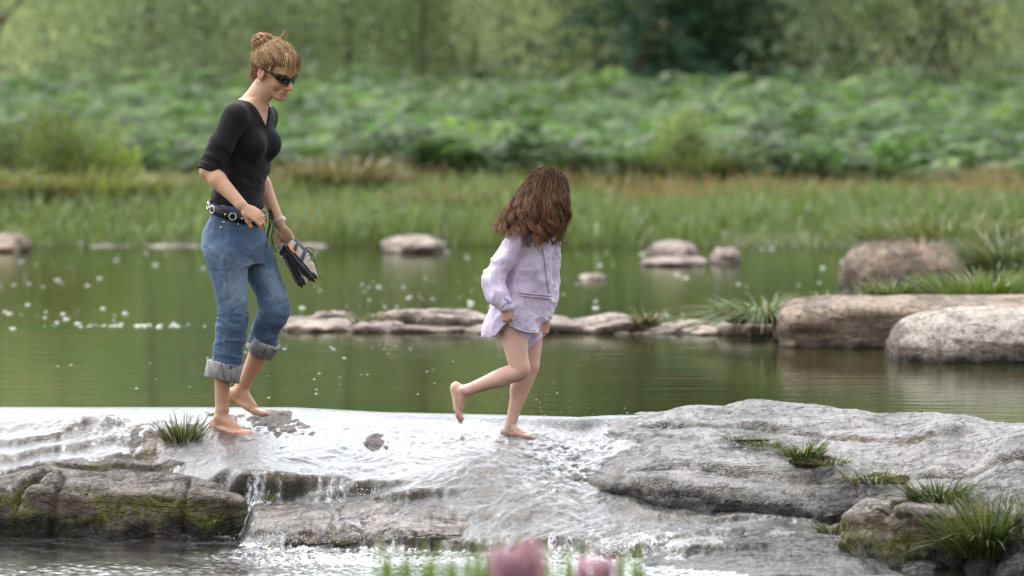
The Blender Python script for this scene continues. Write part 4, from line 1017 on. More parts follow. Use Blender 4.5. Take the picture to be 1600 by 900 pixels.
M_CUFF = cuff_m()
def nylon():
    m = NT('lilac_nylon'); b = m.noise(m.coord(), 30, 4, .6, .5); big = m.noise(m.coord(), 6, 2)
    c = m.mix(big, (.52, .44, .585), (.56, .48, .62))
    return m.done(m.princ(Base_Color=c, Roughness=.42, Specular_IOR_Level=.5, Sheen_Weight=.1, Normal=m.bump(b, .35, .006)))
M_NYLON = nylon()

def strand_mesh(paths, rad, cols):
    """paths: N x K x 3 -> three sided tapering tubes"""
    N, K, _ = paths.shape; T = np.gradient(paths, axis=1); T /= np.linalg.norm(T, axis=2, keepdims=True) + 1e-9
    a = np.cross(T, np.array([.31, .22, .92])); a /= np.linalg.norm(a, axis=2, keepdims=True) + 1e-9; b = np.cross(T, a)
    prof = np.minimum(1, np.linspace(1.6, .12, K))[None, :, None] * rad[:, None, None]
    V = np.stack([paths + prof * (a * math.cos(q) + b * math.sin(q)) for q in (0, 2.094, 4.189)], 2).reshape(-1, 3)
    base = (np.arange(N) * K * 3)[:, None, None] + (np.arange(K - 1) * 3)[None, :, None]; k = np.arange(3)[None, None]
    F = np.stack([base + k, base + (k + 1) % 3, base + 3 + (k + 1) % 3, base + 3 + k], -1).reshape(-1, 4)
    return V, F, np.repeat(cols, K * 3, 0)
def ridged(P, seed, o=3): return 1 - 2 * np.abs(fbm(P, o, seed))

# ------------------------------------------------------------ the woman
YW = 24.38
W_ = lambda px, py, dy=0.: U(px, py, YW + dy)
wroot = empty('person', tuple(U(352, 666, YW)), 'woman in a black top and rolled up jeans wading barefoot, sunglasses on', 'person')
TY = math.radians(28); LAT = np.array([math.sin(TY), math.cos(TY), 0]); FWD = np.array([math.cos(TY), -math.sin(TY), 0]); LYAW = math.pi / 2 - TY
def rows(lst, Y, grow=0.):
    return [(ZP(py, Y), XP(cx_, Y) , Y + dy, rx + grow, ry + grow, LYAW) for py, cx_, dy, rx, ry in lst]
TORSO = [(405, 373, 0, .115, .078), (385, 372, 0, .125, .086), (340, 371, 0, .132, .096), (300, 372, 0, .122, .090), (279, 378, 0, .118, .080), (254, 381, 0, .124, .086),
         (229, 384, 0, .134, .094), (205, 386, 0, .142, .090), (184, 388, 0, .140, .076), (168, 391, 0, .105, .062), (156, 394, 0, .060, .052)]
lo = W_(285, 690, -.45) ; hi = W_(515, 35, .35); lo = np.minimum(lo, hi) * 1.0; hi = np.maximum(W_(285, 690, -.45), hi)
def wfield(x0, x1, y0, y1, d0, d1, h):
    a = W_(x0, y1, 0); b = W_(x1, y0, 0); return Field([a[0], YW + d0, a[2]], [b[0], YW + d1, b[2]], h)
f = wfield(290, 480, 40, 700, -.42, .36, .0032)
f.stack(rows(TORSO, YW), .02)
chest = W_(385, 226)
for s in (-1, 1): f.ell(chest + FWD * .070 + LAT * .066 * s, (.050, .054, .056), None, .03)
SH = {-1: W_(368, 182, -.155), 1: W_(414, 182, .150)}
f.cone(SH[-1], .044, SH[1], .044, .04); 
f.cone(W_(391, 168), .056, W_(411, 140, -.005), .047, .02); f.cone(W_(411, 142), .048, W_(421, 122), .047, .02)
# collar bones and the throat notch
for s in (-1, 1): f.cone(W_(394, 170) + FWD * .052 + LAT * s * .012, .008, W_(390, 167) + FWD * .028 + LAT * s * .12, .008, .012)
EL = {-1: W_(326, 266, -.20), 1: W_(401, 268, .20)}; WR = {-1: W_(377, 320, -.29), 1: W_(436, 348, .10)}
for s in (-1, 1):
    f.chain([SH[s], (SH[s] + EL[s]) / 2, EL[s]], [.045, .040, .035], .015)
    f.chain([EL[s], EL[s] * .72 + WR[s] * .28, WR[s]], [.036, .037, .0235], .012)
f.ell(EL[-1] + np.array([-.012, 0, -.006]), (.024, .026, .026), None, .015)
tipR, TR_ = hand(f, WR[-1] + unit(WR[-1] - EL[-1]) * .012, (.80, -.12, -.50), (-.35, .85, -.5), .93, ((.25, .75, .35), (.35, .7, .4), (.45, .65, .4), (.5, .6, .4)), thumb=(.35, .85, .5))
tipL, TL_ = hand(f, WR[1] + np.array([.004, 0, -.012]), (.52, -.05, -.85), (-.35, -.85, -.3), .93, ((.35, .6, .4), (.4, .7, .4), (.5, .7, .4), (.5, .7, .4)), thumb=(.5, .85, .15), left=True)
# legs
NL = [(W_(360, 398, -.075), .066), (W_(362, 470, -.09), .050), (W_(359, 500, -.085), .047), (W_(352, 545, -.07), .044), (W_(347, 600, -.05), .033), (W_(346, 640, -.04), .0275)]
FL = [(W_(386, 392, .075), .066), (W_(415, 440, .05), .054), (W_(427, 480, .02), .048), (W_(410, 530, .06), .044), (W_(396, 568, .085), .036), (W_(378, 604, .10), .028)]
for ch in (NL, FL): f.limb([p for p, r in ch], [r for p, r in ch], .02)
f.ell(NL[3][0] + np.array([-.006, 0, .0]), (.028, .032, .06), None, .03); f.ell(FL[3][0] + np.array([-.012, 0, -.008]), (.030, .034, .06), None, .03)
foot(f, W_(346, 648, -.04), (.80, -.58, -.10), (0, -.05, 1), 1.0, inner=1)
foot(f, W_(378, 606, .10), (.84, -.30, -.40), (.40, -.05, .9), 1.0, inner=-1, toe_bend=-.9)
HO = W_(427, 113, -.005); HR = frame(math.radians(36), math.radians(20), math.radians(2))
HP = head(f, HO, HR, 1.0)
V, F = f.mesh(); V = smooth_mesh(V, F, 2, .4)
base = np.array((.50, .295, .185)); C = np.tile(base, (len(V), 1))
lipd_ = np.linalg.norm(((V - HP(.089, 0, -.0645)) @ HR.T) / np.array([.028, .023, .0105]), axis=1)
C = C * (1 - sstep(1.15, .8, lipd_)[:, None]) + np.array((.42, .20, .145)) * sstep(1.15, .8, lipd_)[:, None]
for c_, r_c, col_, am in ((HP(.072, -.045, -.03), .035, (.50, .25, .18), .5), (HP(0, -.078, 0), .03, (.52, .23, .17), .7), (HP(.112, 0, -.036), .016, (.52, .25, .19), .5), (EL[-1], .05, (.52, .27, .19), .5), (tipR[1], .05, (.54, .27, .2), .5), (tipL[1], .05, (.54, .27, .2), .5), (W_(392, 664, -.1), .06, (.56, .27, .19), .6), (W_(332, 660, 0), .04, (.56, .29, .2), .6), (W_(432, 642, .06), .05, (.56, .27, .19), .6), (W_(365, 622, .12), .04, (.56, .29, .2), .6)):
    w = sstep(r_c, r_c * .3, np.linalg.norm(V - c_, axis=1))[:, None] * am; C = C * (1 - w) + np.array(col_) * w
w = sstep(ZP(600, YW), ZP(650, YW), V[:, 2])[:, None] * .35; C = C * (1 - w) + np.array((.50, .28, .20)) * w
mesh_np('body', V, F, M_SKIN, wroot, col=C)

# black top
f = wfield(290, 450, 140, 345, -.36, .33, .0034)
f.stack(rows(TORSO[2:], YW, .007), .02)
for s in (-1, 1): f.ell(chest + FWD * .072 + LAT * .064 * s, (.055, .060, .060), None, .035)
f.cone(SH[-1], .050, SH[1], .050, .04)
SE = {s: SH[s] + (EL[s] - SH[s]) * 1.04 for s in (-1, 1)}
for s in (-1, 1): f.chain([SH[s], (SH[s] + SE[s]) / 2, SE[s]], [.053, .050, .048], .02)
big = ([-9, 20, -9], [9, 30, 9])
hemz = lambda x, y: ZP(317, YW) + .055 * -((x - XP(371, YW)) * FWD[0] + (y - YW) * FWD[1]) / .12 * .45
for s in (-1, 1):
    n = unit(EL[s] - SH[s]); q = SE[s] + n * -.004
    b0, b1 = SE[s] - .11, SE[s] + .11
    f.cut(b0, b1, lambda X, Y, Z, n=n, q=q: np.where((X - q[0]) ** 2 + (Y - q[1]) ** 2 + (Z - q[2]) ** 2 < .078 ** 2, (X - q[0]) * n[0] + (Y - q[1]) * n[1] + (Z - q[2]) * n[2], -1))
f.cut([-9, YW - .16, -9], [9, YW + .30, ZP(285, YW)], lambda X, Y, Z: np.where(X > XP(322, YW), hemz(X, Y) - Z, -1))
nk = W_(392, 160)
def neck(X, Y, Z):
    u = (X - nk[0]) * LAT[0] + (Y - nk[1]) * LAT[1]; g = (X - nk[0]) * FWD[0] + (Y - nk[1]) * FWD[1]
    vz = ZP(201, YW) + 1.55 * np.abs(u - .0); bz = ZP(154, YW) + 0 * u
    t = np.clip((g + .02) / .07, 0, 1); zc = bz * (1 - t) + np.minimum(vz, bz + .02) * t
    return (Z - zc) * .7
f.cut(nk - np.array([.16, .16, .16]), nk + np.array([.16, .16, .1]), neck)
V, F = f.mesh(); V = smooth_mesh(V, F, 1, .4); N = normals(V, F)
ax = unit(EL[-1] - SH[-1]); sa = (V - SH[-1]) @ ax; near = sstep(.085, .06, np.linalg.norm((V - SH[-1]) - sa[:, None] * ax, axis=1)) * sstep(.03, .16, sa)
dsp = near * (.005 * ridged(np.stack([sa * 34, (V @ FWD) * 9, V[:, 1] * 8], 1) + .5 * fbm(V * 8, 2, 3)[:, None], 4, 2) - .001) * sstep(.04, .2, sa)
body_ = 1 - near
dsp = dsp + body_ * (.0075 * ridged(V * [6, 6, 15] + .5 * fbm(V * 5, 2, 2)[:, None], 7, 2) * sstep(ZP(240, YW), ZP(275, YW), V[:, 2]) + .0026 * ridged(V * [9, 9, 7], 9, 2))
V = V + N * dsp[:, None]
TOPV, TOPF = V, F
top_o = mesh_np('top', V, F, M_TOP, wroot)
hb = MB()    # stitched hem bands of sleeve and neckline
bv = bvh_of(TOPV, TOPF)
for pts in ([(376, 149), (392, 168), (404, 184), (415, 200)], [(415, 200), (419, 186), (424, 168)], [(310, 268), (326, 266), (344, 259)]):
    r_ = on_surface(pts, bv, .0018, .0004)
    if r_: mesh_np('hem', r_[0], r_[1], M_TOP, top_o)

# jeans
f = wfield(300, 475, 300, 600, -.24, .26, .0034)
f.stack(rows([(412, 371, 0, .150, .110), (390, 371, 0, .158, .118), (355, 370, 0, .146, .111), (312, 372, 0, .129, .097)], YW), .03)
NJ = [(W_(354, 395, -.072), .090), (W_(358, 435, -.085), .076), (W_(363, 478, -.09), .061), (W_(360, 520, -.08), .060), (W_(352, 574, -.065), .059)]
FJ = [(W_(388, 390, .072), .088), (W_(412, 432, .055), .069), (W_(429, 480, .02), .060), (W_(417, 510, .04), .057), (W_(406, 540, .065), .057)]
for ch in (NJ, FJ): f.limb([p for p, r in ch], [r for p, r in ch], .03)
f.ell(W_(341, 374, -.04), (.066, .075, .078), None, .04); f.ell(W_(344, 376, .06), (.06, .07, .075), None, .04)
waist = lambda x, y: ZP(319, YW) - .30 * ((x - XP(371, YW)) * FWD[0] + (y - YW) * FWD[1])
f.cut([-9, YW - .3, ZP(360, YW)], [9, YW + .3, 9], lambda X, Y, Z: Z - waist(X, Y))
def endcut(ch, back=.018):
    p, r = ch[-1]; n = unit(ch[-1][0] - ch[-2][0]); q = p - n * back
    f.cut(p - .13, p + .13, lambda X, Y, Z: np.where(((X - q[0]) ** 2 + (Y - q[1]) ** 2 + (Z - q[2]) ** 2) < .12 ** 2 if False else (np.abs(Y - q[1]) < .085), (X - q[0]) * n[0] + (Y - q[1]) * n[1] + (Z - q[2]) * n[2], -1))
    return q, n
qn, nn_ = NJ[-1][0], unit(NJ[-1][0] - NJ[-2][0]); qf, nf_ = FJ[-1][0], unit(FJ[-1][0] - FJ[-2][0])
f.cut([-9, YW - .3, ZP(610, YW)], [9, YW + .3, ZP(535, YW)], lambda X, Y, Z: np.where(X < XP(384, YW), (X - qn[0]) * nn_[0] + (Y - qn[1]) * nn_[1] + (Z - qn[2]) * nn_[2], -1))
f.cut([XP(378, YW), YW - .3, ZP(600, YW)], [9, YW + .3, ZP(500, YW)], lambda X, Y, Z: np.where(Y > YW - .012, (X - qf[0]) * nf_[0] + (Y - qf[1]) * nf_[1] + (Z - qf[2]) * nf_[2], -1))
V, F = f.mesh(); V = smooth_mesh(V, F, 2, .4); N = normals(V, F)
zt = V[:, 2]
low = sstep(ZP(440, YW), ZP(500, YW), zt)
kn = np.exp(-((zt - ZP(488, YW)) / .07) ** 2)
hip = np.exp(-((zt - ZP(392, YW)) / .05) ** 2)
wv = V + .03 * fbm(V * 6, 2, 70)[:, None]
dsp = .0065 * ridged(wv * [6, 6, 19], 71, 3) * (low * .9 + kn * .5) + .005 * ridged((wv @ np.array([[1, 0, .6], [0, 1, 0], [-.6, 0, 1]])) * [4, 4, 14], 75) * hip + .006 * ridged(wv * [12, 12, 9], 78, 3) + .0012 * fbm(V * 60, 2, 79) - .003
V = V + N * dsp[:, None]
pxv = 800 + V[:, 0] * FP / V[:, 1]; pyv = HZ + (HC - V[:, 2]) * FP / V[:, 1]
front = np.clip(N @ unit((.6, -.8, .1)), 0, 1)
fade = .16 + .6 * front * (np.exp(-((zt - ZP(440, YW)) / .13) ** 2)) + .25 * np.clip(dsp / .006, -1, 1) * .6 + .1 * fbm(V * 5, 3, 80)
fade += .25 * np.exp(-((zt - ZP(380, YW)) / .07) ** 2) * np.clip(N @ unit((-.7, -.7, 0)), 0, 1)
JV, JF = V, F
jeans = mesh_np('jeans', V, F, M_DENIM, wroot, attrs={'fade': np.clip(fade, 0, 1)})
bj = bvh_of(JV, JF)
sm = MB()
for pts in ([(343, 350), (345, 380), (349, 410), (354, 450), (357, 490), (357, 530), (353, 566)], [(392, 395), (404, 425), (417, 455), (426, 480), (424, 505), (413, 530)],
            [(344, 352), (356, 357), (372, 358), (385, 352)], [(318, 345), (323, 360), (322, 383), (318, 386)], [(395, 352), (392, 380), (380, 395)], [(344, 346), (356, 350), (372, 350), (384, 346)]):
    for dx in (0, 2.2) if len(pts) > 5 or len(pts) == 4 else (0,):
        r_ = on_surface([(x + dx, y) for x, y in pts], bj, .0008, .0004, 30)
        if r_: sm.add(*r_, (.15, .16, .17))
m_ = NT('seam_thread'); M_SEAM = m_.done(m_.princ(Base_Color=m_.attr('col'), Roughness=.9))
sm.build('seams', M_SEAM, jeans)
def stud(name, px, py, r, par, bv_, mat=None):
    h, n, _, _ = ray(px, py, bv_)
    if h is None: return
    h = np.array(h); n = np.array(n); a = unit(np.cross(n, [0, 0, 1])); b = np.cross(n, a); th = np.arange(10) / 10 * 2 * math.pi
    V = [h + n * r * .55] + [h + r * .7 * (a * math.cos(t) + b * math.sin(t)) + n * r * .4 for t in th] + [h + r * (a * math.cos(t) + b * math.sin(t)) - n * .001 for t in th]
    Fq = [(0, 1 + 2 * k, 1 + (2 * k + 1) % 10, 1 + (2 * k + 2) % 10) for k in range(5)] + [(1 + k, 11 + k, 11 + (k + 1) % 10, 1 + (k + 1) % 10) for k in range(10)]
    return mesh_np(name, np.array(V), Fq, mat or M_SILVER, par)
for px, py in ((350, 347), (345, 355), (372, 350)): stud('rivet', px, py, .0042, jeans, bj)
# turned up cuffs, lighter inside of the denim, frayed at the top
def cuff(p, n, r0, r1, H, seed, e=.0):
    n = unit(n); a = unit(np.cross(n, [0, 1, 0])); b = np.cross(n, a); K = 44; prof = [(0, r0 - .012), (.001, r0), (.006, r0 + .004), (H * .5, (r0 + r1) / 2 + .004), (H - .004, r1 + .003), (H, r1), (H - .002, r1 - .006), (H * .5, r1 - .012), (.01, r0 - .016)]
    V = []
    for i, (h, r) in enumerate(prof):
        for k in range(K):
            t = k / K * 2 * math.pi; w = .0045 * math.sin(3 * t + seed) + .003 * math.sin(7 * t + seed * 2 + h * 50) + .002 * math.sin(5 * t + h * 90)
            fr = (.0035 * math.sin(t * 23 + seed) + .002 * math.sin(t * 41)) if i in (1, 2) else 0
            V.append(p + n * (h + fr + .004 * math.sin(2 * t + seed)) + (a * math.cos(t) + b * math.sin(t)) * (r + w))
    Fq = [(i * K + k, i * K + (k + 1) % K, (i + 1) * K + (k + 1) % K, (i + 1) * K + k) for i in range(len(prof) - 1) for k in range(K)]
    o = mesh_np('cuff', np.array(V), np.array(Fq), M_CUFF, wroot)
    fr = MB()
    for k in range(110):
        t = rng.uniform(0, 6.283); c_ = p + (a * math.cos(t) + b * math.sin(t)) * (r0 + .004); d = unit(-n + rng.normal(0, .7, 3)) * rng.uniform(.003, .009)
        V2, F2 = tube([c_ + n * .003, c_ + d * .5, c_ + d], [.0007, .0006, .0004], 3); fr.add(V2, F2, (.55, .58, .62))
    fr.build('frayed_edge', M_SEAM, o)
    sb = bvh_of(np.array(V), np.array(Fq)); return o, sb
c1, s1 = cuff(W_(350, 566, -.065), W_(345, 592, -.06) - W_(350, 566, -.065), .073, .072, .073, 1.0)
c2, s2 = cuff(W_(417, 529, .045), W_(400, 553, .085) - W_(417, 529, .045), .063, .060, .075, 2.3)
for pts, sb, par in (([(345, 566), (347, 578), (349, 592)], s1, c1), ([(420, 533), (416, 542), (411, 553)], s2, c2)):
    r_ = on_surface(pts, sb, .0018, .0006, 10)
    if r_: g = MB(); g.add(*r_, (.06, .07, .10)); g.build('seams', M_SEAM, par)
# belt with studs and rings, following the waist of the jeans
TH = np.linspace(0, 2 * math.pi, 73)[:-1]
def belt_pt(t, dz, gr):
    # t = angle in the lateral/forward frame; march outward until clear of the jeans
    c_ = np.array([XP(371, YW), YW, 0]); d = LAT * math.cos(t) + FWD * math.sin(t)
    rr_ = .146 * abs(math.cos(t)) ** 2 + .112 * abs(math.sin(t)) ** 2
    rr_ = 1 / math.sqrt((math.cos(t) / .140) ** 2 + (math.sin(t) / .107) ** 2) + gr
    p = c_ + d * rr_; p[2] = waist(p[0], p[1]) - .032 + dz; return p
V = []; 
for t in TH:
    for dz, g in ((-.020, .004), (-.020, .0085), (.020, .0085), (.020, .004)): V.append(belt_pt(t, dz, g))
n = len(TH); Fq = [(i * 4 + k, ((i + 1) % n) * 4 + k, ((i + 1) % n) * 4 + (k + 1) % 4, i * 4 + (k + 1) % 4) for i in range(n) for k in range(4)]
belt = mesh_np('belt', np.array(V), np.array(Fq), M_BLACK, wroot, smooth=False)
def ring_at(name, c, n, r, rad, mat, par, el=1.0, tilt=None):
    n = unit(n); a = unit(np.cross(n, tilt if tilt is not None else [0, 0, 1])); b = np.cross(n, a)
    th = np.arange(20) / 20 * 2 * math.pi
    V, F = tube([c + r * (a * math.cos(t) * el + b * math.sin(t)) for t in th], rad, 6, True); return mesh_np(name, V, F, mat, par)
for t in (-2.35, -2.85, 2.75, 2.25):
    for dt, nm in ((0, 'ring'), (.22, 'stud')):
        p = belt_pt(math.pi + (t - math.pi) + dt, 0, .0095); d = unit(LAT * math.cos(t + dt) + FWD * math.sin(t + dt))
        if nm == 'ring': ring_at('belt_ring', p + d * .002, d, .0150, .0019, M_SILVER, belt)
        else:
            V, F = tube([p - d * .001, p + d * .002, p + d * .0035], [.0045, .004, .001], 8); mesh_np('belt_stud', V, F, M_SILVER, belt)
g = MB()
for pts in ([(421, 326), (424, 345), (419, 366), (416, 384)], [(422, 326), (427, 350), (424, 372), (429, 388)], [(420, 328), (421, 350), (416, 370)], [(424, 328), (430, 348), (428, 366)], [(418, 330), (425, 333), (419, 338), (424, 343)]):
    P = [W_(x, y, -.13) for x, y in pts]
    t = np.linspace(0, len(P) - 1, 12); P = np.array(P); P = np.stack([np.interp(t, range(len(P)), P[:, i]) for i in range(3)], 1)
    V, F = tube(P, .0028, 6); g.add(V, F)
g.build('belt_laces', M_BLACK, belt)
# hip pocket
# jewellery
rb = WR[1] + np.array([.001, 0, .006]); bd = unit(WR[1] - EL[1]); br = MB()
for k in range(14):
    t = k / 14 * 2 * math.pi; a = unit(np.cross(bd, [0, 0, 1])); b = np.cross(bd, a); c_ = rb + (a * math.cos(t) + b * math.sin(t)) * .027 - np.array([0, 0, .003 * math.sin(t)])
    nrm_ = unit(a * math.cos(t) + b * math.sin(t)); th = np.arange(10) / 10 * 2 * math.pi; e1 = unit(np.cross(nrm_, bd)); e2 = bd
    V, F = tube([c_ + .0062 * (e1 * math.cos(q) + e2 * math.sin(q)) for q in th], .0016, 5, True); br.add(V, F)
br.build('bracelet', M_SILVER, wroot)
ring_at('finger_ring', WR[-1] + unit((.80, -.12, -.50)) * .096 - TR_ * .009 + np.array([0, .004, -.004]), unit((.7, 0, -.7)), .0088, .0022, M_SILVER, wroot)
ring_at('finger_ring', tipL[0] * .5 + (WR[1] + unit((.52, -.05, -.85)) * .08) * .5 , unit((.3, -.3, -.85)), .0092, .0022, M_SILVER, wroot)
ring_at('earring', HP(.004, -.082, -.036), HR[0], .0045, .0014, M_SILVER, wroot)
# sunglasses: wrap frame, two lenses, temples
sg = MB(); fr = MB()
def glass(l0, l1, seg=12):
    Vv = []
    for i in range(seg + 1):
        t = i / seg; l = l0 + (l1 - l0) * t; a = abs(l)
        fx_ = .104 - 5.2 * a ** 2 - .6 * max(0, a - .045)
        u0 = .014 - .02 * a / .07 * 0; hh_ = .0185 * math.sin(math.pi * (.10 + .84 * t)) ** .6
        cz = -.003 + .012 * (a / .06) ** 1.5
        for s in (1, .5, 0, -.5, -1): Vv.append(HP(fx_ + .004 * (1 - s * s) - .002, l, cz + hh_ * s))
    Fq = [(i * 5 + k, (i + 1) * 5 + k, (i + 1) * 5 + k + 1, i * 5 + k + 1) for i in range(seg) for k in range(4)]
    return np.array(Vv), np.array(Fq)
glasses = None
for s in (-1, 1):
    V, F = glass(s * .006, s * .066)
    Nn = normals(V, F); V2 = V - HR[0] * .003
    n5 = len(V); FF = np.concatenate([F, F[:, ::-1] + n5])
    rim = list(range(0, n5, 5)) + [n5 - 5 + k for k in range(1, 5)] + list(range(n5 - 6, -1, -5)) + [3, 2, 1]
    Fr = [(rim[i], rim[(i + 1) % len(rim)], rim[(i + 1) % len(rim)] + n5, rim[i] + n5) for i in range(len(rim))]
    VV = np.concatenate([V, V2]); FF = np.concatenate([FF, np.array(Fr)])
    Vt, Ft = tube(V[rim], .0024, 6, True); fr.add(Vt, Ft)
    tp = [HP(.074, s * .068, .012), HP(.045, s * .079, .018), HP(.01, s * .081, .022), HP(-.012, s * .078, .016)]
    Vt, Ft = tube(tp, [.0078, .0062, .0045, .003], 8); fr.add(Vt, Ft)
    sg.add(VV, FF)
Vt, Ft = tube([HP(.105, -.010, .008), HP(.109, 0, .009), HP(.105, .010, .008)], .003, 6); fr.add(Vt, Ft)
glasses = fr.build('sunglasses', M_BLACK, wroot)
sg.build('lenses', M_LENS, glasses)
# hair: a close cap, strands swept up to a loose bun, fringe
f = Field(HO - .19, HO + .21, .0034)
def E(c, r, k=.012, mode='add'): f.ell(HP(*c), r, HR, k, mode)
E((-.006, 0, .048), (.104, .083, .088)); E((-.040, 0, -.005), (.058, .066, .066), .02); E((-.052, 0, -.045), (.030, .044, .035), .015)
f.cut(HO - .3, HO + .3, lambda X, Y, Z: (lambda a, b, c: np.maximum(np.where(c < .055, a - (.018 + .75 * np.maximum(c, -.09) + .0), -1), np.where(c > -.2, a - .090, -1)) * .8)(
    (X - HO[0]) * HR[0][0] + (Y - HO[1]) * HR[0][1] + (Z - HO[2]) * HR[0][2], 0, (X - HO[0]) * HR[2][0] + (Y - HO[1]) * HR[2][1] + (Z - HO[2]) * HR[2][2]))
BUN = W_(412, 68, .0) + np.array([0, .0, 0])
f.ell(BUN, (.044, .038, .038), None, .012); f.ell(BUN + np.array([.050, -.005, -.002]), (.038, .030, .023), None, .012)
V, F = f.mesh(); V = smooth_mesh(V, F, 2); N = normals(V, F); V = V + N * (.003 * ridged(V * [30, 30, 30], 5))[:, None]
blond = np.array([(.44, .28, .14), (.24, .135, .07), (.60, .42, .23), (.12, .07, .04), (.36, .21, .105)])
C = blond[1][None] * (.55 + .35 * fbm(V * 40, 2, 3)[:, None])
hair = mesh_np('hair', V, F, M_CAP, wroot, col=C)
def scalp(d): # d in head axes -> surface point of the cap
    d = d / np.linalg.norm(d, axis=-1, keepdims=True); c = np.array([-.006, 0, .046]); r = np.array([.107, .086, .091])
    k = 1 / np.sqrt(((d / r) ** 2).sum(-1, keepdims=True)); return c + d * k
n = 2100; K = 14
d0 = rng.normal(size=(n * 3, 3)); d0 /= np.linalg.norm(d0, axis=1, keepdims=True)
ok = (d0[:, 0] < .78 + .2 * rng.random(len(d0))) & (d0[:, 2] > -.80) & ~((d0[:, 0] > .2) & (d0[:, 2] < -.12 + .3 * d0[:, 0])); d0 = d0[ok][:n]; n = len(d0)
bl = (BUN - HO) @ HR.T; db = unit(bl - np.array([-.006, 0, .046]))
t = np.linspace(0, 1, K)[None, :, None]; om = np.arccos(np.clip(d0 @ db, -.98, .98))[:, None, None]
D = (np.sin((1 - t) * om) * d0[:, None] + np.sin(t * om) * db) / np.sin(om)
ph = rng.uniform(0, 6.28, (n, 1, 1)); D = D + .035 * np.sin(t * 5 + ph) * rng.normal(size=(n, 1, 3))
S = scalp(D); cc = np.array([-.006, 0, .046]); S = cc + (S - cc) * (1 + (.012 + .05 * rng.random((n, 1, 1)) * np.sin(np.clip(t, 0, 1) * math.pi)))
low_ = (D[..., 2:3] < -.35); S = S * np.where(low_, np.array([1, .86, 1.0]), 1)
S = S + rng.normal(0, .0012, S.shape); P1 = HO + S @ HR
c1_ = blond[rng.integers(0, 5, n)] * rng.uniform(.7, 1.25, (n, 1))
V1, F1, C1 = strand_mesh(P1, rng.uniform(.0006, .0010, n), c1_)
# bun loops
nb = 520; ax1 = rng.normal(size=(nb, 3)); ax1 /= np.linalg.norm(ax1, axis=1, keepdims=True); ax2 = np.cross(ax1, rng.normal(size=(nb, 3))); ax2 /= np.linalg.norm(ax2, axis=1, keepdims=True)
a0 = rng.uniform(0, 6.28, (nb, 1, 1)); sp = rng.uniform(1.6, 4.2, (nb, 1, 1)); tt_ = np.linspace(0, 1, K)[None, :, None]
loop = np.cos(a0 + sp * tt_) * ax1[:, None] + np.sin(a0 + sp * tt_) * ax2[:, None]
which = rng.random(nb) < .62
rad_ = np.where(which[:, None, None], np.array([.048, .042, .042]), np.array([.040, .033, .027])); ctr = np.where(which[:, None, None], BUN, BUN + np.array([.047, -.006, -.003]))
P2 = ctr + loop * rad_ * rng.uniform(.92, 1.18, (nb, 1, 1))
V2, F2, C2 = strand_mesh(P2, rng.uniform(.0008, .0016, nb), blond[rng.integers(0, 5, nb)] * rng.uniform(.9, 1.5, (nb, 1)))
# stray ends, curl tip and fringe
nf = 330; st_, en_ = [], []
paths = []
for i in range(nf):
    if i < 120:      # fringe falling forward over the brow, mostly on the side we see
        l = rng.uniform(-.066, .060); a = np.array([.045 + rng.uniform(-.02, .02), l * .6, .128 - abs(l) * .3]); e = np.array([.098 - 3.6 * l * l + rng.uniform(-.004, .012), l * 1.12 + rng.uniform(-.006, .006), .012 + rng.uniform(-.012, .03) + .05 * abs(l)])
        m_ = np.array([max(a[0], e[0]) + .012, (a[1] + e[1]) / 2, .098])
    elif i < 190:    # wisps in front of the ear and at the nape
        s = rng.choice([-1, -1, 1]); 
        if rng.random() < .5: a = np.array([.03, s * .077, .05]); e = np.array([rng.uniform(.005, .05), s * .083, rng.uniform(-.02, .02)]); m_ = np.array([.05, s * .084, .03])
        else: a = np.array([-.085, s * rng.uniform(0, .05), -.01]); e = np.array([-.085 + rng.uniform(-.02, .02), s * rng.uniform(0, .05), rng.uniform(-.09, -.06)]); m_ = (a + e) / 2 + np.array([-.012, 0, 0])
    else:
        d = unit(rng.normal(size=3) + np.array([-.2, 0, .8])); a = scalp(d) * .99; e = scalp(d + rng.normal(0, .2, 3)) * 1.0 + d * rng.uniform(.006, .022); m_ = (a + e) / 2 + d * .012
    q = np.linspace(0, 1, K)[:, None]; p = (1 - q) ** 2 * a + 2 * q * (1 - q) * m_ + q ** 2 * e; p = p + np.sin(q * 7 + i) * .0015
    paths.append(HO + p @ HR)
for i in range(110):
    b = BUN + unit(rng.normal(size=3)) * .036; e = b + unit(b - BUN + rng.normal(0, .5, 3)) * rng.uniform(.006, .02)
    if i < 45: b = BUN + np.array([.072, 0, .012]) + rng.normal(0, .008, 3); e = W_(445, 50, -.01) + rng.normal(0, .005, 3)
    q = np.linspace(0, 1, K)[:, None]; mid = (b + e) / 2 + np.array([.012, 0, -.004]); paths.append((1 - q) ** 2 * b + 2 * q * (1 - q) * mid + q ** 2 * e)
P3_ = np.array(paths)
V3, F3, C3 = strand_mesh(P3_, np.concatenate([np.full(120, .0011), np.full(70, .0008), np.full(nf - 190, .0005), np.full(110, .0007)]), blond[rng.integers(0, 5, len(P3_))] * rng.uniform(.9, 1.6, (len(P3_), 1)))
g = MB(); g.V = [V1, V2, V3]; g.F = [F1, F2 + len(V1), F3 + len(V1) + len(V2)]; g.C = [C1, C2, C3]
g.build('loose_strands', M_HAIR, hair)

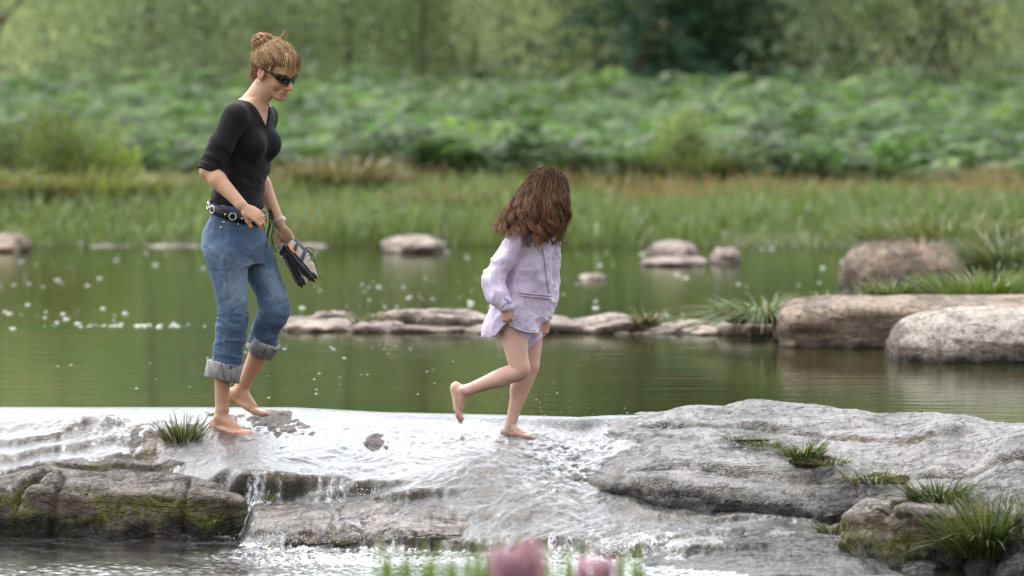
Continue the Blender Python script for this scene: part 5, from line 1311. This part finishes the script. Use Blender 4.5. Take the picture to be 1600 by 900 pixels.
# ------------------------------------------------------------ the shoes in her left hand
m_ = NT('shoe_fabric'); M_SHOE = m_.done(m_.princ(Base_Color=m_.attr('col'), Roughness=.75, Normal=m_.bump(m_.noise(m_.coord(), 420, 2), .3, .001)))
m_ = NT('shoe_rubber'); M_SOLE = m_.done(m_.princ(Base_Color=(.012, .012, .013), Roughness=.55))
m_ = NT('orange_rubber'); M_ORANGE = m_.done(m_.princ(Base_Color=(.85, .25, .02), Roughness=.45))
def shoe(heel, toe, up, label, mirror=1):
    d = unit(toe - heel); L = np.linalg.norm(toe - heel); up = unit(up - (up @ d) * d); s = np.cross(up, d) * mirror; R = np.array([d, s, up])
    root = empty('shoe', tuple(heel), label, 'shoe', 'pair of shoes held by the woman')
    P = lambda a, b, c: heel + (d * a + s * b) * L / .26 + up * c * L / .26
    sc = L / .26
    f = Field(np.minimum(heel, toe) - .12, np.maximum(heel, toe) + .12, .003)
    f.chain([P(.03, 0, .03), P(.10, 0, .032), P(.17, .004, .030), P(.232, .006, .024)], [.034 * sc, .033 * sc, .036 * sc, .026 * sc], .02)
    f.chain([P(.018, 0, .068), P(.06, 0, .060), P(.11, 0, .052)], [.026 * sc, .030 * sc, .030 * sc], .02)
    f.ell(P(.052, 0, .090), np.array([.040, .021, .040]) * sc, R, .006, 'sub')
    f.cut(f.lo, f.lo + 1, lambda X, Y, Z: -((X - P(0, 0, .006)[0]) * up[0] + (Y - P(0, 0, .006)[1]) * up[1] + (Z - P(0, 0, .006)[2]) * up[2]))
    V, F = f.mesh(); V = smooth_mesh(V, F, 1); q = (V - heel) @ R.T / sc
    C = np.tile(np.array((.42, .38, .32)), (len(V), 1))
    nav = ((np.sin(q[:, 0] * 95 + q[:, 2] * 60) > .35) & (q[:, 0] > .03) & (q[:, 0] < .17) & (q[:, 2] > .022)) | ((q[:, 2] > .066) & (q[:, 0] < .1))
    C[nav] = (.05, .055, .10); blk = (q[:, 2] < .024) | ((q[:, 0] > .225) & (q[:, 2] < .034)); C[blk] = (.015, .015, .016)
    mesh_np('upper', V, F, M_SHOE, root, col=C)
    f = Field(np.minimum(heel, toe) - .12, np.maximum(heel, toe) + .12, .003)
    f.chain([P(.022, 0, .006), P(.10, -.003, .004), P(.175, .004, .004), P(.236, .004, .008)], [.036 * sc, .032 * sc, .043 * sc, .030 * sc], .012, side=up, ratio=.33)
    for k in range(9): f.cone(P(.01 + k * .028, -.024, -.006), .005 * sc, P(.01 + k * .028, .024, -.006), .005 * sc, .004)
    f.cone(P(.005, 0, .012), .030 * sc, P(-.002, 0, .04), .018 * sc, .012, side=d, ratio=.4)
    V, F = f.mesh(); mesh_np('sole', V, F, M_SOLE, root)
    for sd in (-1, 1):
        V, F = tube([P(.018, sd * .0345, .026), P(.045, sd * .036, .020), P(.075, sd * .034, .024)], [.006 * sc, .0085 * sc, .005 * sc], 8); mesh_np('heel_panel', V, F, M_ORANGE, root)
    V, F = tube([P(.255, -.004, .014), P(.262, .0, .014), P(.262, .008, .014)], .004, 6); mesh_np('toe_panel', V, F, M_ORANGE, root)
    g = MB()
    for k in range(5):
        a = .105 + k * .019; h = .081 - k * .0065
        V, F = tube([P(a, -.022, h - .012), P(a + .006, 0, h), P(a + .012, .022, h - .012)], .0022, 5); g.add(V, F, (.03, .03, .035))
    return root, P, g
h1, t1 = W_(443, 388, .04), W_(489, 440, -.03)
r1_, SP, g = shoe(h1, t1, np.array([.62, .25, .62]), 'grey and navy walking shoe with an orange heel patch, nearer in her hand')
for pts in ([(478, 390, -.02), (488, 396, -.03), (486, 405, -.03), (480, 408, -.02)], [(479, 391, 0), (489, 400, -.02), (493, 415, -.03), (496, 428, -.03), (503, 434, -.03)], [(476, 388, 0), (484, 386, 0), (490, 392, 0), (488, 398, 0), (481, 399, 0)]):
    P = np.array([W_(*p) for p in pts]); t = np.linspace(0, len(P) - 1, 14); P = np.stack([np.interp(t, range(len(P)), P[:, i]) for i in range(3)], 1)
    V, F = tube(P, .0018, 5); g.add(V, F, (.02, .02, .02))
g.build('laces', M_SHOE, r1_)
r2_, SP, g = shoe(W_(440, 392, .10), W_(470, 448, .03), np.array([.78, .3, .35]), 'dark soled walking shoe half hidden behind the nearer one in her hand')
g.build('laces', M_SHOE, r2_)

# ------------------------------------------------------------ the girl
YG = 24.06
G_ = lambda px, py, dy=0.: U(px, py, YG + dy)
groot = empty('person', tuple(G_(800, 684)), 'girl with long brown hair in a lilac jacket, one bare foot lifted behind her', 'person')
def gfield(x0, x1, y0, y1, d0, d1, h):
    a = G_(x0, y1); b = G_(x1, y0); return Field([a[0], YG + d0, a[2]], [b[0], YG + d1, b[2]], h)
GY_ = math.radians(42); GL = np.array([math.sin(GY_), math.cos(GY_), 0]); GF = np.array([math.cos(GY_), -math.sin(GY_), 0]); GYAW = math.pi / 2 - GY_
grows = lambda l, gr=0: [(ZP(py, YG), XP(cx_, YG), YG + dy, rx + gr, ry + gr, GYAW) for py, cx_, dy, rx, ry in l]
f = gfield(695, 900, 250, 705, -.28, .30, .0032)
f.stack(grows([(525, 812, 0, .095, .075), (495, 815, 0, .105, .085), (450, 820, 0, .095, .075), (400, 828, 0, .105, .075), (372, 832, 0, .095, .060), (352, 836, 0, .045, .042)]), .02)
f.cone(G_(836, 360), .035, G_(845, 325), .036, .02)
GO = G_(852, 306, 0); GR = frame(math.radians(8), math.radians(26)); GPt = head(f, GO, GR, .90)
gS = {-1: G_(806, 380, -.10), 1: G_(856, 382, .11)}; gE = {-1: G_(773, 434, -.14), 1: G_(864, 440, .13)}; gW = {-1: G_(789, 476, -.19), 1: G_(853, 496, .03)}
for s in (-1, 1): f.chain([gS[s], gE[s], gW[s]], [.030, .026, .018], .012)
hand(f, G_(790, 479, -.19), (.12, -.05, -1), (.35, .9, 0), .66, ((1.0, 1.2, .6),) * 4, thumb=(.3, .8, .7), k=.002)
hand(f, G_(853, 499, .03), (-.10, -.05, -1), (-.5, .5, -.2), .66, ((.9, 1.1, .6),) * 4, thumb=(.3, .8, .7), k=.002, left=True)
KN = [(G_(801, 512, -.055), .063), (G_(805, 535, -.068), .054), (G_(809, 560, -.08), .044), (G_(812, 580, -.085), .038), (G_(788, 588, -.07), .0375), (G_(752, 602, -.05), .0285), (G_(728, 611, -.04), .0225)]
KF = [(G_(824, 512, .055), .062), (G_(828, 540, .05), .050), (G_(826, 575, .035), .0395), (G_(815, 605, .03), .0375), (G_(804, 640, .02), .0265), (G_(799, 662, .015), .0215)]
for ch in (KN, KF): f.limb([p for p, r in ch], [r for p, r in ch], .018)
f.ell(G_(818, 576, -.09), (.020, .022, .026), None, .02); f.ell(G_(780, 595, -.065), (.042, .030, .026), None, .02)
f.ell(G_(834, 572, .03), (.018, .024, .026), None, .02); f.ell(G_(807, 608, .035), (.026, .03, .05), None, .02)
foot(f, G_(727, 611, -.04), (.20, -.16, -.96), (.93, -.3, .16), .78, inner=1, k=.008)
foot(f, G_(798, 663, .015), (.93, -.36, -.06), (0, 0, 1), .72, inner=-1, k=.008)
V, F = f.mesh(); V = smooth_mesh(V, F, 2, .4)
C = np.tile(np.array((.59, .385, .305)), (len(V), 1))
for c_, r_c, col_, am in ((G_(819, 580, -.10), .04, (.55, .31, .24), .5), (G_(835, 575, 0), .04, (.55, .31, .24), .4), (G_(722, 655, -.04), .045, (.58, .28, .21), .6), (G_(710, 610, -.04), .03, (.60, .33, .25), .6), (G_(792, 490, -.19), .04, (.48, .24, .17), .9), (G_(852, 507, .03), .04, (.48, .24, .17), .9)):
    w = sstep(r_c, r_c * .3, np.linalg.norm(V - c_, axis=1))[:, None] * am; C = C * (1 - w) + np.array(col_) * w
mesh_np('body', V, F, M_SKIN, groot, col=C)
# jacket
HEM = np.array([(740, 527), (755, 527), (773, 526), (784, 515), (793, 504), (803, 511), (821, 518), (842, 519), (850, 512), (858, 500), (880, 490)], float)
hx = XP(HEM[:, 0], YG); hz = ZP(HEM[:, 1], YG)
f = gfield(735, 890, 335, 540, -.30, .26, .0034)
f.stack(grows([(532, 804, 0, .150, .118), (508, 805, 0, .152, .122), (480, 810, 0, .146, .118), (440, 820, 0, .130, .108), (400, 827, 0, .124, .098), (374, 831, 0, .108, .074), (356, 836, 0, .062, .055)]), .03, 2.3)
for s in (-1, 1): f.cone(gS[s] + np.array([0, 0, -.008]), .046, G_(832, 372), .05, .03)
f.chain([gS[-1], G_(784, 408, -.12), gE[-1] + np.array([-.004, 0, 0]), G_(779, 462, -.17), gW[-1] + np.array([0, 0, -.002])], [.046, .050, .053, .045, .031], .018)
f.chain([gS[1], gE[1], gW[1] + np.array([0, 0, .012])], [.042, .040, .030], .02)
f.cone(G_(795, 478, -.16), .03, G_(795, 500, -.13), .02, .02)
f.cut([-9, YG - .26, ZP(545, YG)], [9, YG + .3, ZP(496, YG)], lambda X, Y, Z: np.interp(X, hx, hz) + 0 * Y - Z)
V, F = f.mesh(); V = smooth_mesh(V, F, 1, .4); N = normals(V, F)
wv = V + .04 * fbm(V * 5, 2, 91)[:, None]
arm = np.exp(-((V - G_(770, 440, -.16)) ** 2).sum(1) / .09 ** 2)
cuff_w = np.exp(-((V - G_(788, 474, -.19)) ** 2).sum(1) / .03 ** 2)
body_dir = unit((.45, 0, -1)); al = V @ body_dir; ac = V @ unit((1, 0, .45))
cr_ = lambda P_, sd: .22 - np.abs(vnoise(P_, sd))
dsp = .026 * cr_(np.stack([ac * 10, V[:, 1] * 5, al * 3.0], 1) + .5 * fbm(V * 4, 2, 96)[:, None], 92) + .015 * cr_(wv * [17, 12, 15], 93) + .018 * arm * cr_(wv * [10, 9, 17], 94) + .004 * cr_(wv * [36, 30, 30], 97) + .0012 * fbm(V * 50, 2, 95)
sd_ = (V - G_(788, 474, -.19)) @ unit((.5, -.5, .1)); dsp = dsp * (1 - .8 * cuff_w) + cuff_w * .0022 * np.sin(sd_ * 2 * math.pi / .0105)
V = V + N * dsp[:, None]
jk = mesh_np('jacket', V, F, M_NYLON, groot); bk_ = bvh_of(V, F)
m_ = NT('zip_tape'); M_ZIP = m_.done(m_.princ(Base_Color=(.54, .43, .60), Roughness=.35))
def line_part(name, pts, rad, off, n=26, flat=None):
    r_ = on_surface(pts, bk_, rad, off, n)
    if r_: return mesh_np(name, r_[0], r_[1], M_ZIP, jk)
line_part('front_zip', [(848, 388), (851, 410), (854, 434), (858, 458)], .0042, .002)
line_part('pocket_zip', [(811, 461), (825, 463), (843, 464), (860, 467)], .0040, .003)
line_part('pocket_flap', [(810, 457), (826, 459), (843, 460), (861, 462)], .0030, .004)
line_part('hem_band', [(796, 506), (806, 513), (822, 519), (841, 520), (850, 513)], .0032, .001)
line_part('sleeve_seam', [(798, 372), (795, 390), (793, 410), (790, 425)], .0016, .0004)
line_part('pocket_edge', [(806, 400), (804, 420), (808, 440), (812, 456)], .0016, .0004)
h = ray(824, 466, bk_)[0]
if h is not None:
    h = np.array(h); V, F = tube([h + np.array([0, -.006, 0]), h + np.array([.001, -.008, -.012]), h + np.array([.001, -.008, -.030])], [.0025, .003, .004], 6); mesh_np('zip_puller', V, F, M_ZIP, jk)
V, F = tube([G_(788, 466, -.215), G_(793, 469, -.22), G_(796, 474, -.215)], .0028, 6); g = MB(); g.add(V, F, (.22, .20, .45)); g.build('cuff_tab', M_SEAM, jk)
# cuff ribs as a band of their own
gd = unit(gW[-1] - G_(779, 462, -.17)); a = unit(np.cross(gd, [0, 1, 0])); b = np.cross(gd, a); Vv = []; K = 60
for h_, r in ((-.022, .034), (-.018, .0375), (0, .0335), (.010, .032), (.014, .028), (.012, .022)):
    for k in range(K): t = k / K * 6.2832; Vv.append(gW[-1] + gd * h_ + (a * math.cos(t) + b * math.sin(t)) * (r + .0016 * math.sin(t * 20)))
mesh_np('elastic_cuff', np.array(Vv), np.array([(i * K + k, i * K + (k + 1) % K, (i + 1) * K + (k + 1) % K, (i + 1) * K + k) for i in range(5) for k in range(K)]), M_NYLON, jk)
# shorts
f = gfield(765, 860, 490, 560, -.18, .18, .0034)
f.cone(G_(822, 508, .045), .072, G_(828, 538, .045), .064, .02); f.cone(G_(802, 505, -.04), .078, G_(803, 516, -.05), .075, .02)
f.cut([-9, YG - .3, -9], [9, YG + .3, 9], lambda X, Y, Z: np.maximum(np.where(X < XP(812, YG), ZP(509, YG) - Z, -1), (ZP(546, YG) - Z + (X - XP(826, YG)) * .9) * .7))
V, F = f.mesh(); V = smooth_mesh(V, F, 1); N = normals(V, F); V = V + N * (.003 * ridged(V * [20, 20, 6], 98, 2))[:, None]
mesh_np('shorts', V, F, M_NYLON, groot)
# long wavy hair
brown = np.array([(.066, .032, .017), (.040, .020, .011), (.105, .052, .027), (.024, .013, .008), (.150, .078, .040)])
f = gfield(750, 905, 245, 395, -.20, .20, .0036)
HC_ = GO + (GR[0] * -.010 + GR[2] * .036) * .9; hr = np.array([.092, .080, .084])
f.ell(HC_, hr, GR, .02)
f.chain([HC_ + np.array([-.02, -.03, -.02]), G_(832, 335, -.06), G_(826, 362, -.05)], [.060, .045, .022], .03)
f.chain([HC_ + np.array([-.04, .03, -.02]), G_(815, 335, .03), G_(795, 350, .02)], [.058, .038, .016], .03)
f.chain([HC_ + np.array([.03, -.02, -.03]), G_(860, 340, -.04), G_(858, 366, -.04)], [.048, .028, .014], .03)
V, F = f.mesh(); V = smooth_mesh(V, F, 1); N = normals(V, F); V = V + N * (.006 * ridged(V * [26, 26, 5], 99, 2))[:, None]
ghair = mesh_np('hair', V, F, M_CAP, groot, col=brown[1][None] * (.8 + .4 * fbm(V * 30, 2, 5)[:, None]))
n = 2000; K = 26
phi = rng.uniform(0, 2 * math.pi, n); el = np.arcsin(rng.uniform(-.15, 1.0, n))
d = np.stack([np.cos(el) * np.cos(phi), np.cos(el) * np.sin(phi), np.sin(el)], 1)
keep = ~((d[:, 0] > .80) & (d[:, 2] < .45)); d = d[keep]; phi = phi[keep]; el = el[keep]; n = len(d)
root = HC_ + d * (hr.mean() + .006) * np.array([1.06, .97, .98])
hz_ = np.stack([np.cos(phi), np.sin(phi), 0 * phi], 1)
eq = HC_ + hz_ * np.array([.094, .088, 0]) + np.array([-.006, 0, -.035])
lay = rng.random(n)
endx = 830 + np.where(hz_[:, 0] < 0, hz_[:, 0] * 52, hz_[:, 0] * 42) + rng.normal(0, 5, n)
endy = np.interp(endx, [768, 790, 815, 830, 850, 878], [358, 372, 386, 390, 382, 391]) - 26 * lay ** 3 + rng.normal(0, 6, n)
en = np.stack([XP(endx, YG), YG + hz_[:, 1] * .125 - .01 - .05 * (hz_[:, 1] < 0), ZP(endy, YG)], 1)
q = np.linspace(0, 1, K)[None, :, None]
c2 = eq * .45 + en * .55 + hz_ * .02
P = (1 - q) ** 3 * root[:, None] + 3 * q * (1 - q) ** 2 * (eq + (root - HC_) * .25)[:, None] + 3 * q ** 2 * (1 - q) * c2[:, None] + q ** 3 * en[:, None]
# locks share a phase so that they curl together
nl = 75; lockc = rng.uniform(0, 2 * math.pi, nl); lel = rng.uniform(-.2, 1.4, nl); lid = np.argmin(np.abs(np.angle(np.exp(1j * (phi[:, None] - lockc[None])))) * np.cos(el)[:, None] + .8 * np.abs(el[:, None] - lel[None]) + rng.uniform(0, .06, (n, nl)), 1)
lp = rng.uniform(0, 6.28, nl)[lid][:, None, None]; lf = rng.uniform(11, 17, nl)[lid][:, None, None]; lr = rng.uniform(.7, 1.7, nl)[lid][:, None, None]
amp = .0195 * lr * np.clip(q - .15, 0, 1) ** .9 * 1.2
# locks pull together towards the ends
LCK = 0
lockend = np.array([P[lid == k].mean(0) if (lid == k).any() else P[0] for k in range(nl)]); P = P + (lockend[lid] - P) * np.clip((q - .25) * 1.3, 0, .78)
P = P + amp * (np.cos(q * lf + lp) * np.array([1, 0, .25]) + np.sin(q * lf + lp) * np.array([0, 1, .1])) + rng.normal(0, .0022, (n, 1, 3)) * (q + .4) + rng.normal(0, .0006, P.shape)
V1, F1, C1 = strand_mesh(P, rng.uniform(.0007, .0014, n), brown[rng.integers(0, 5, n)] * rng.uniform(.75, 1.3, (n, 1)) * rng.uniform(.6, 1.5, nl)[lid][:, None])
C1 = C1 * (1 + .7 * np.tile(np.repeat(np.linspace(0, 1, K), 3), n)[:, None] * np.array([1.1, .9, .7]))
m = 520; di = rng.integers(0, n, m); P2 = P[di] + (P[di] - HC_) * np.array([.05, .05, .01]) * rng.uniform(.2, 3.2, (m, 1, 1)) * q + rng.normal(0, .008, (m, 1, 3)) * q
V2, F2, C2 = strand_mesh(P2, np.full(m, .0005), brown[[4] * m] * 1.5)
# a few ringlets standing off at the ends
ring = []
for bx, by, ex, ey, dy in ((800, 362, 797, 372, -.12), (782, 345, 769, 356, 0), (790, 350, 776, 362, -.02), (845, 372, 838, 384, -.10), (870, 372, 877, 384, -.03), (822, 372, 826, 386, -.12), (855, 368, 849, 380, -.11), (862, 374, 866, 384, -.08)):
    for k in range(14):
        a = G_(bx, by, dy) + rng.normal(0, .003, 3); e = G_(ex, ey, dy) + rng.normal(0, .003, 3); s = np.linspace(0, 1, K)[:, None]
        ring.append(a + (e - a) * s + .010 * s * np.concatenate([np.cos(s * 8 + bx), .6 * np.sin(s * 8 + bx), .8 * np.sin(s * 8 + bx)], 1))
ring = np.array(ring); V3, F3, C3 = strand_mesh(ring, np.full(len(ring), .0009), brown[rng.integers(0, 5, len(ring))] * 1.3)
g = MB(); g.V = [V1, V2, V3]; g.F = [F1, F2 + len(V1), F3 + len(V1) + len(V2)]; g.C = [C1, C2, C3]
g.build('loose_strands', M_HAIR, ghair)

# ------------------------------------------------------------ spray around the feet and the falls
g = MB(); th = np.arange(6) / 6 * 2 * math.pi
def drop(c, r):
    V = [c + np.array([0, 0, r]), c - np.array([0, 0, r])] + [c + r * np.array([math.cos(t), math.sin(t), 0]) for t in th]
    Fq = [(0, 2 + k, 2 + (k + 1) % 6, 2 + (k + 2) % 6) for k in (0, 2, 4)] + [(1, 2 + (k + 2) % 6, 2 + (k + 1) % 6, 2 + k) for k in (0, 2, 4)]
    g.add(V, Fq)
for _ in range(26): x_ = rng.normal(870, 55); drop(U(x_, 660 - abs(rng.normal(0, 28)), 24.2 + rng.normal(0, .1)), rng.uniform(.0015, .0035))
for cx0, cy0, Yc, n_, sp, hp in ((718, 668, 24.0, 40, 9, 8), (822, 676, 24.0, 50, 14, 7), (372, 658, 24.35, 30, 12, 5), (445, 850, 22.75, 140, 45, 14), (600, 845, 22.7, 90, 60, 12), (985, 870, 22.4, 150, 40, 16), (560, 775, 23.3, 60, 25, 10), (900, 690, 23.8, 40, 40, 8)):
    for _ in range(n_): drop(U(rng.normal(cx0, sp), cy0 - abs(rng.normal(0, hp)), Yc), rng.uniform(.0009, .0028))
m_ = NT('water_drop'); M_DROP = m_.done(m_.princ(Base_Color=(.85, .87, .88), Roughness=.15))
tag(g.build('water_spray', M_DROP), 'white drops of spray around the feet and below the small falls', 'spray', kind='stuff')
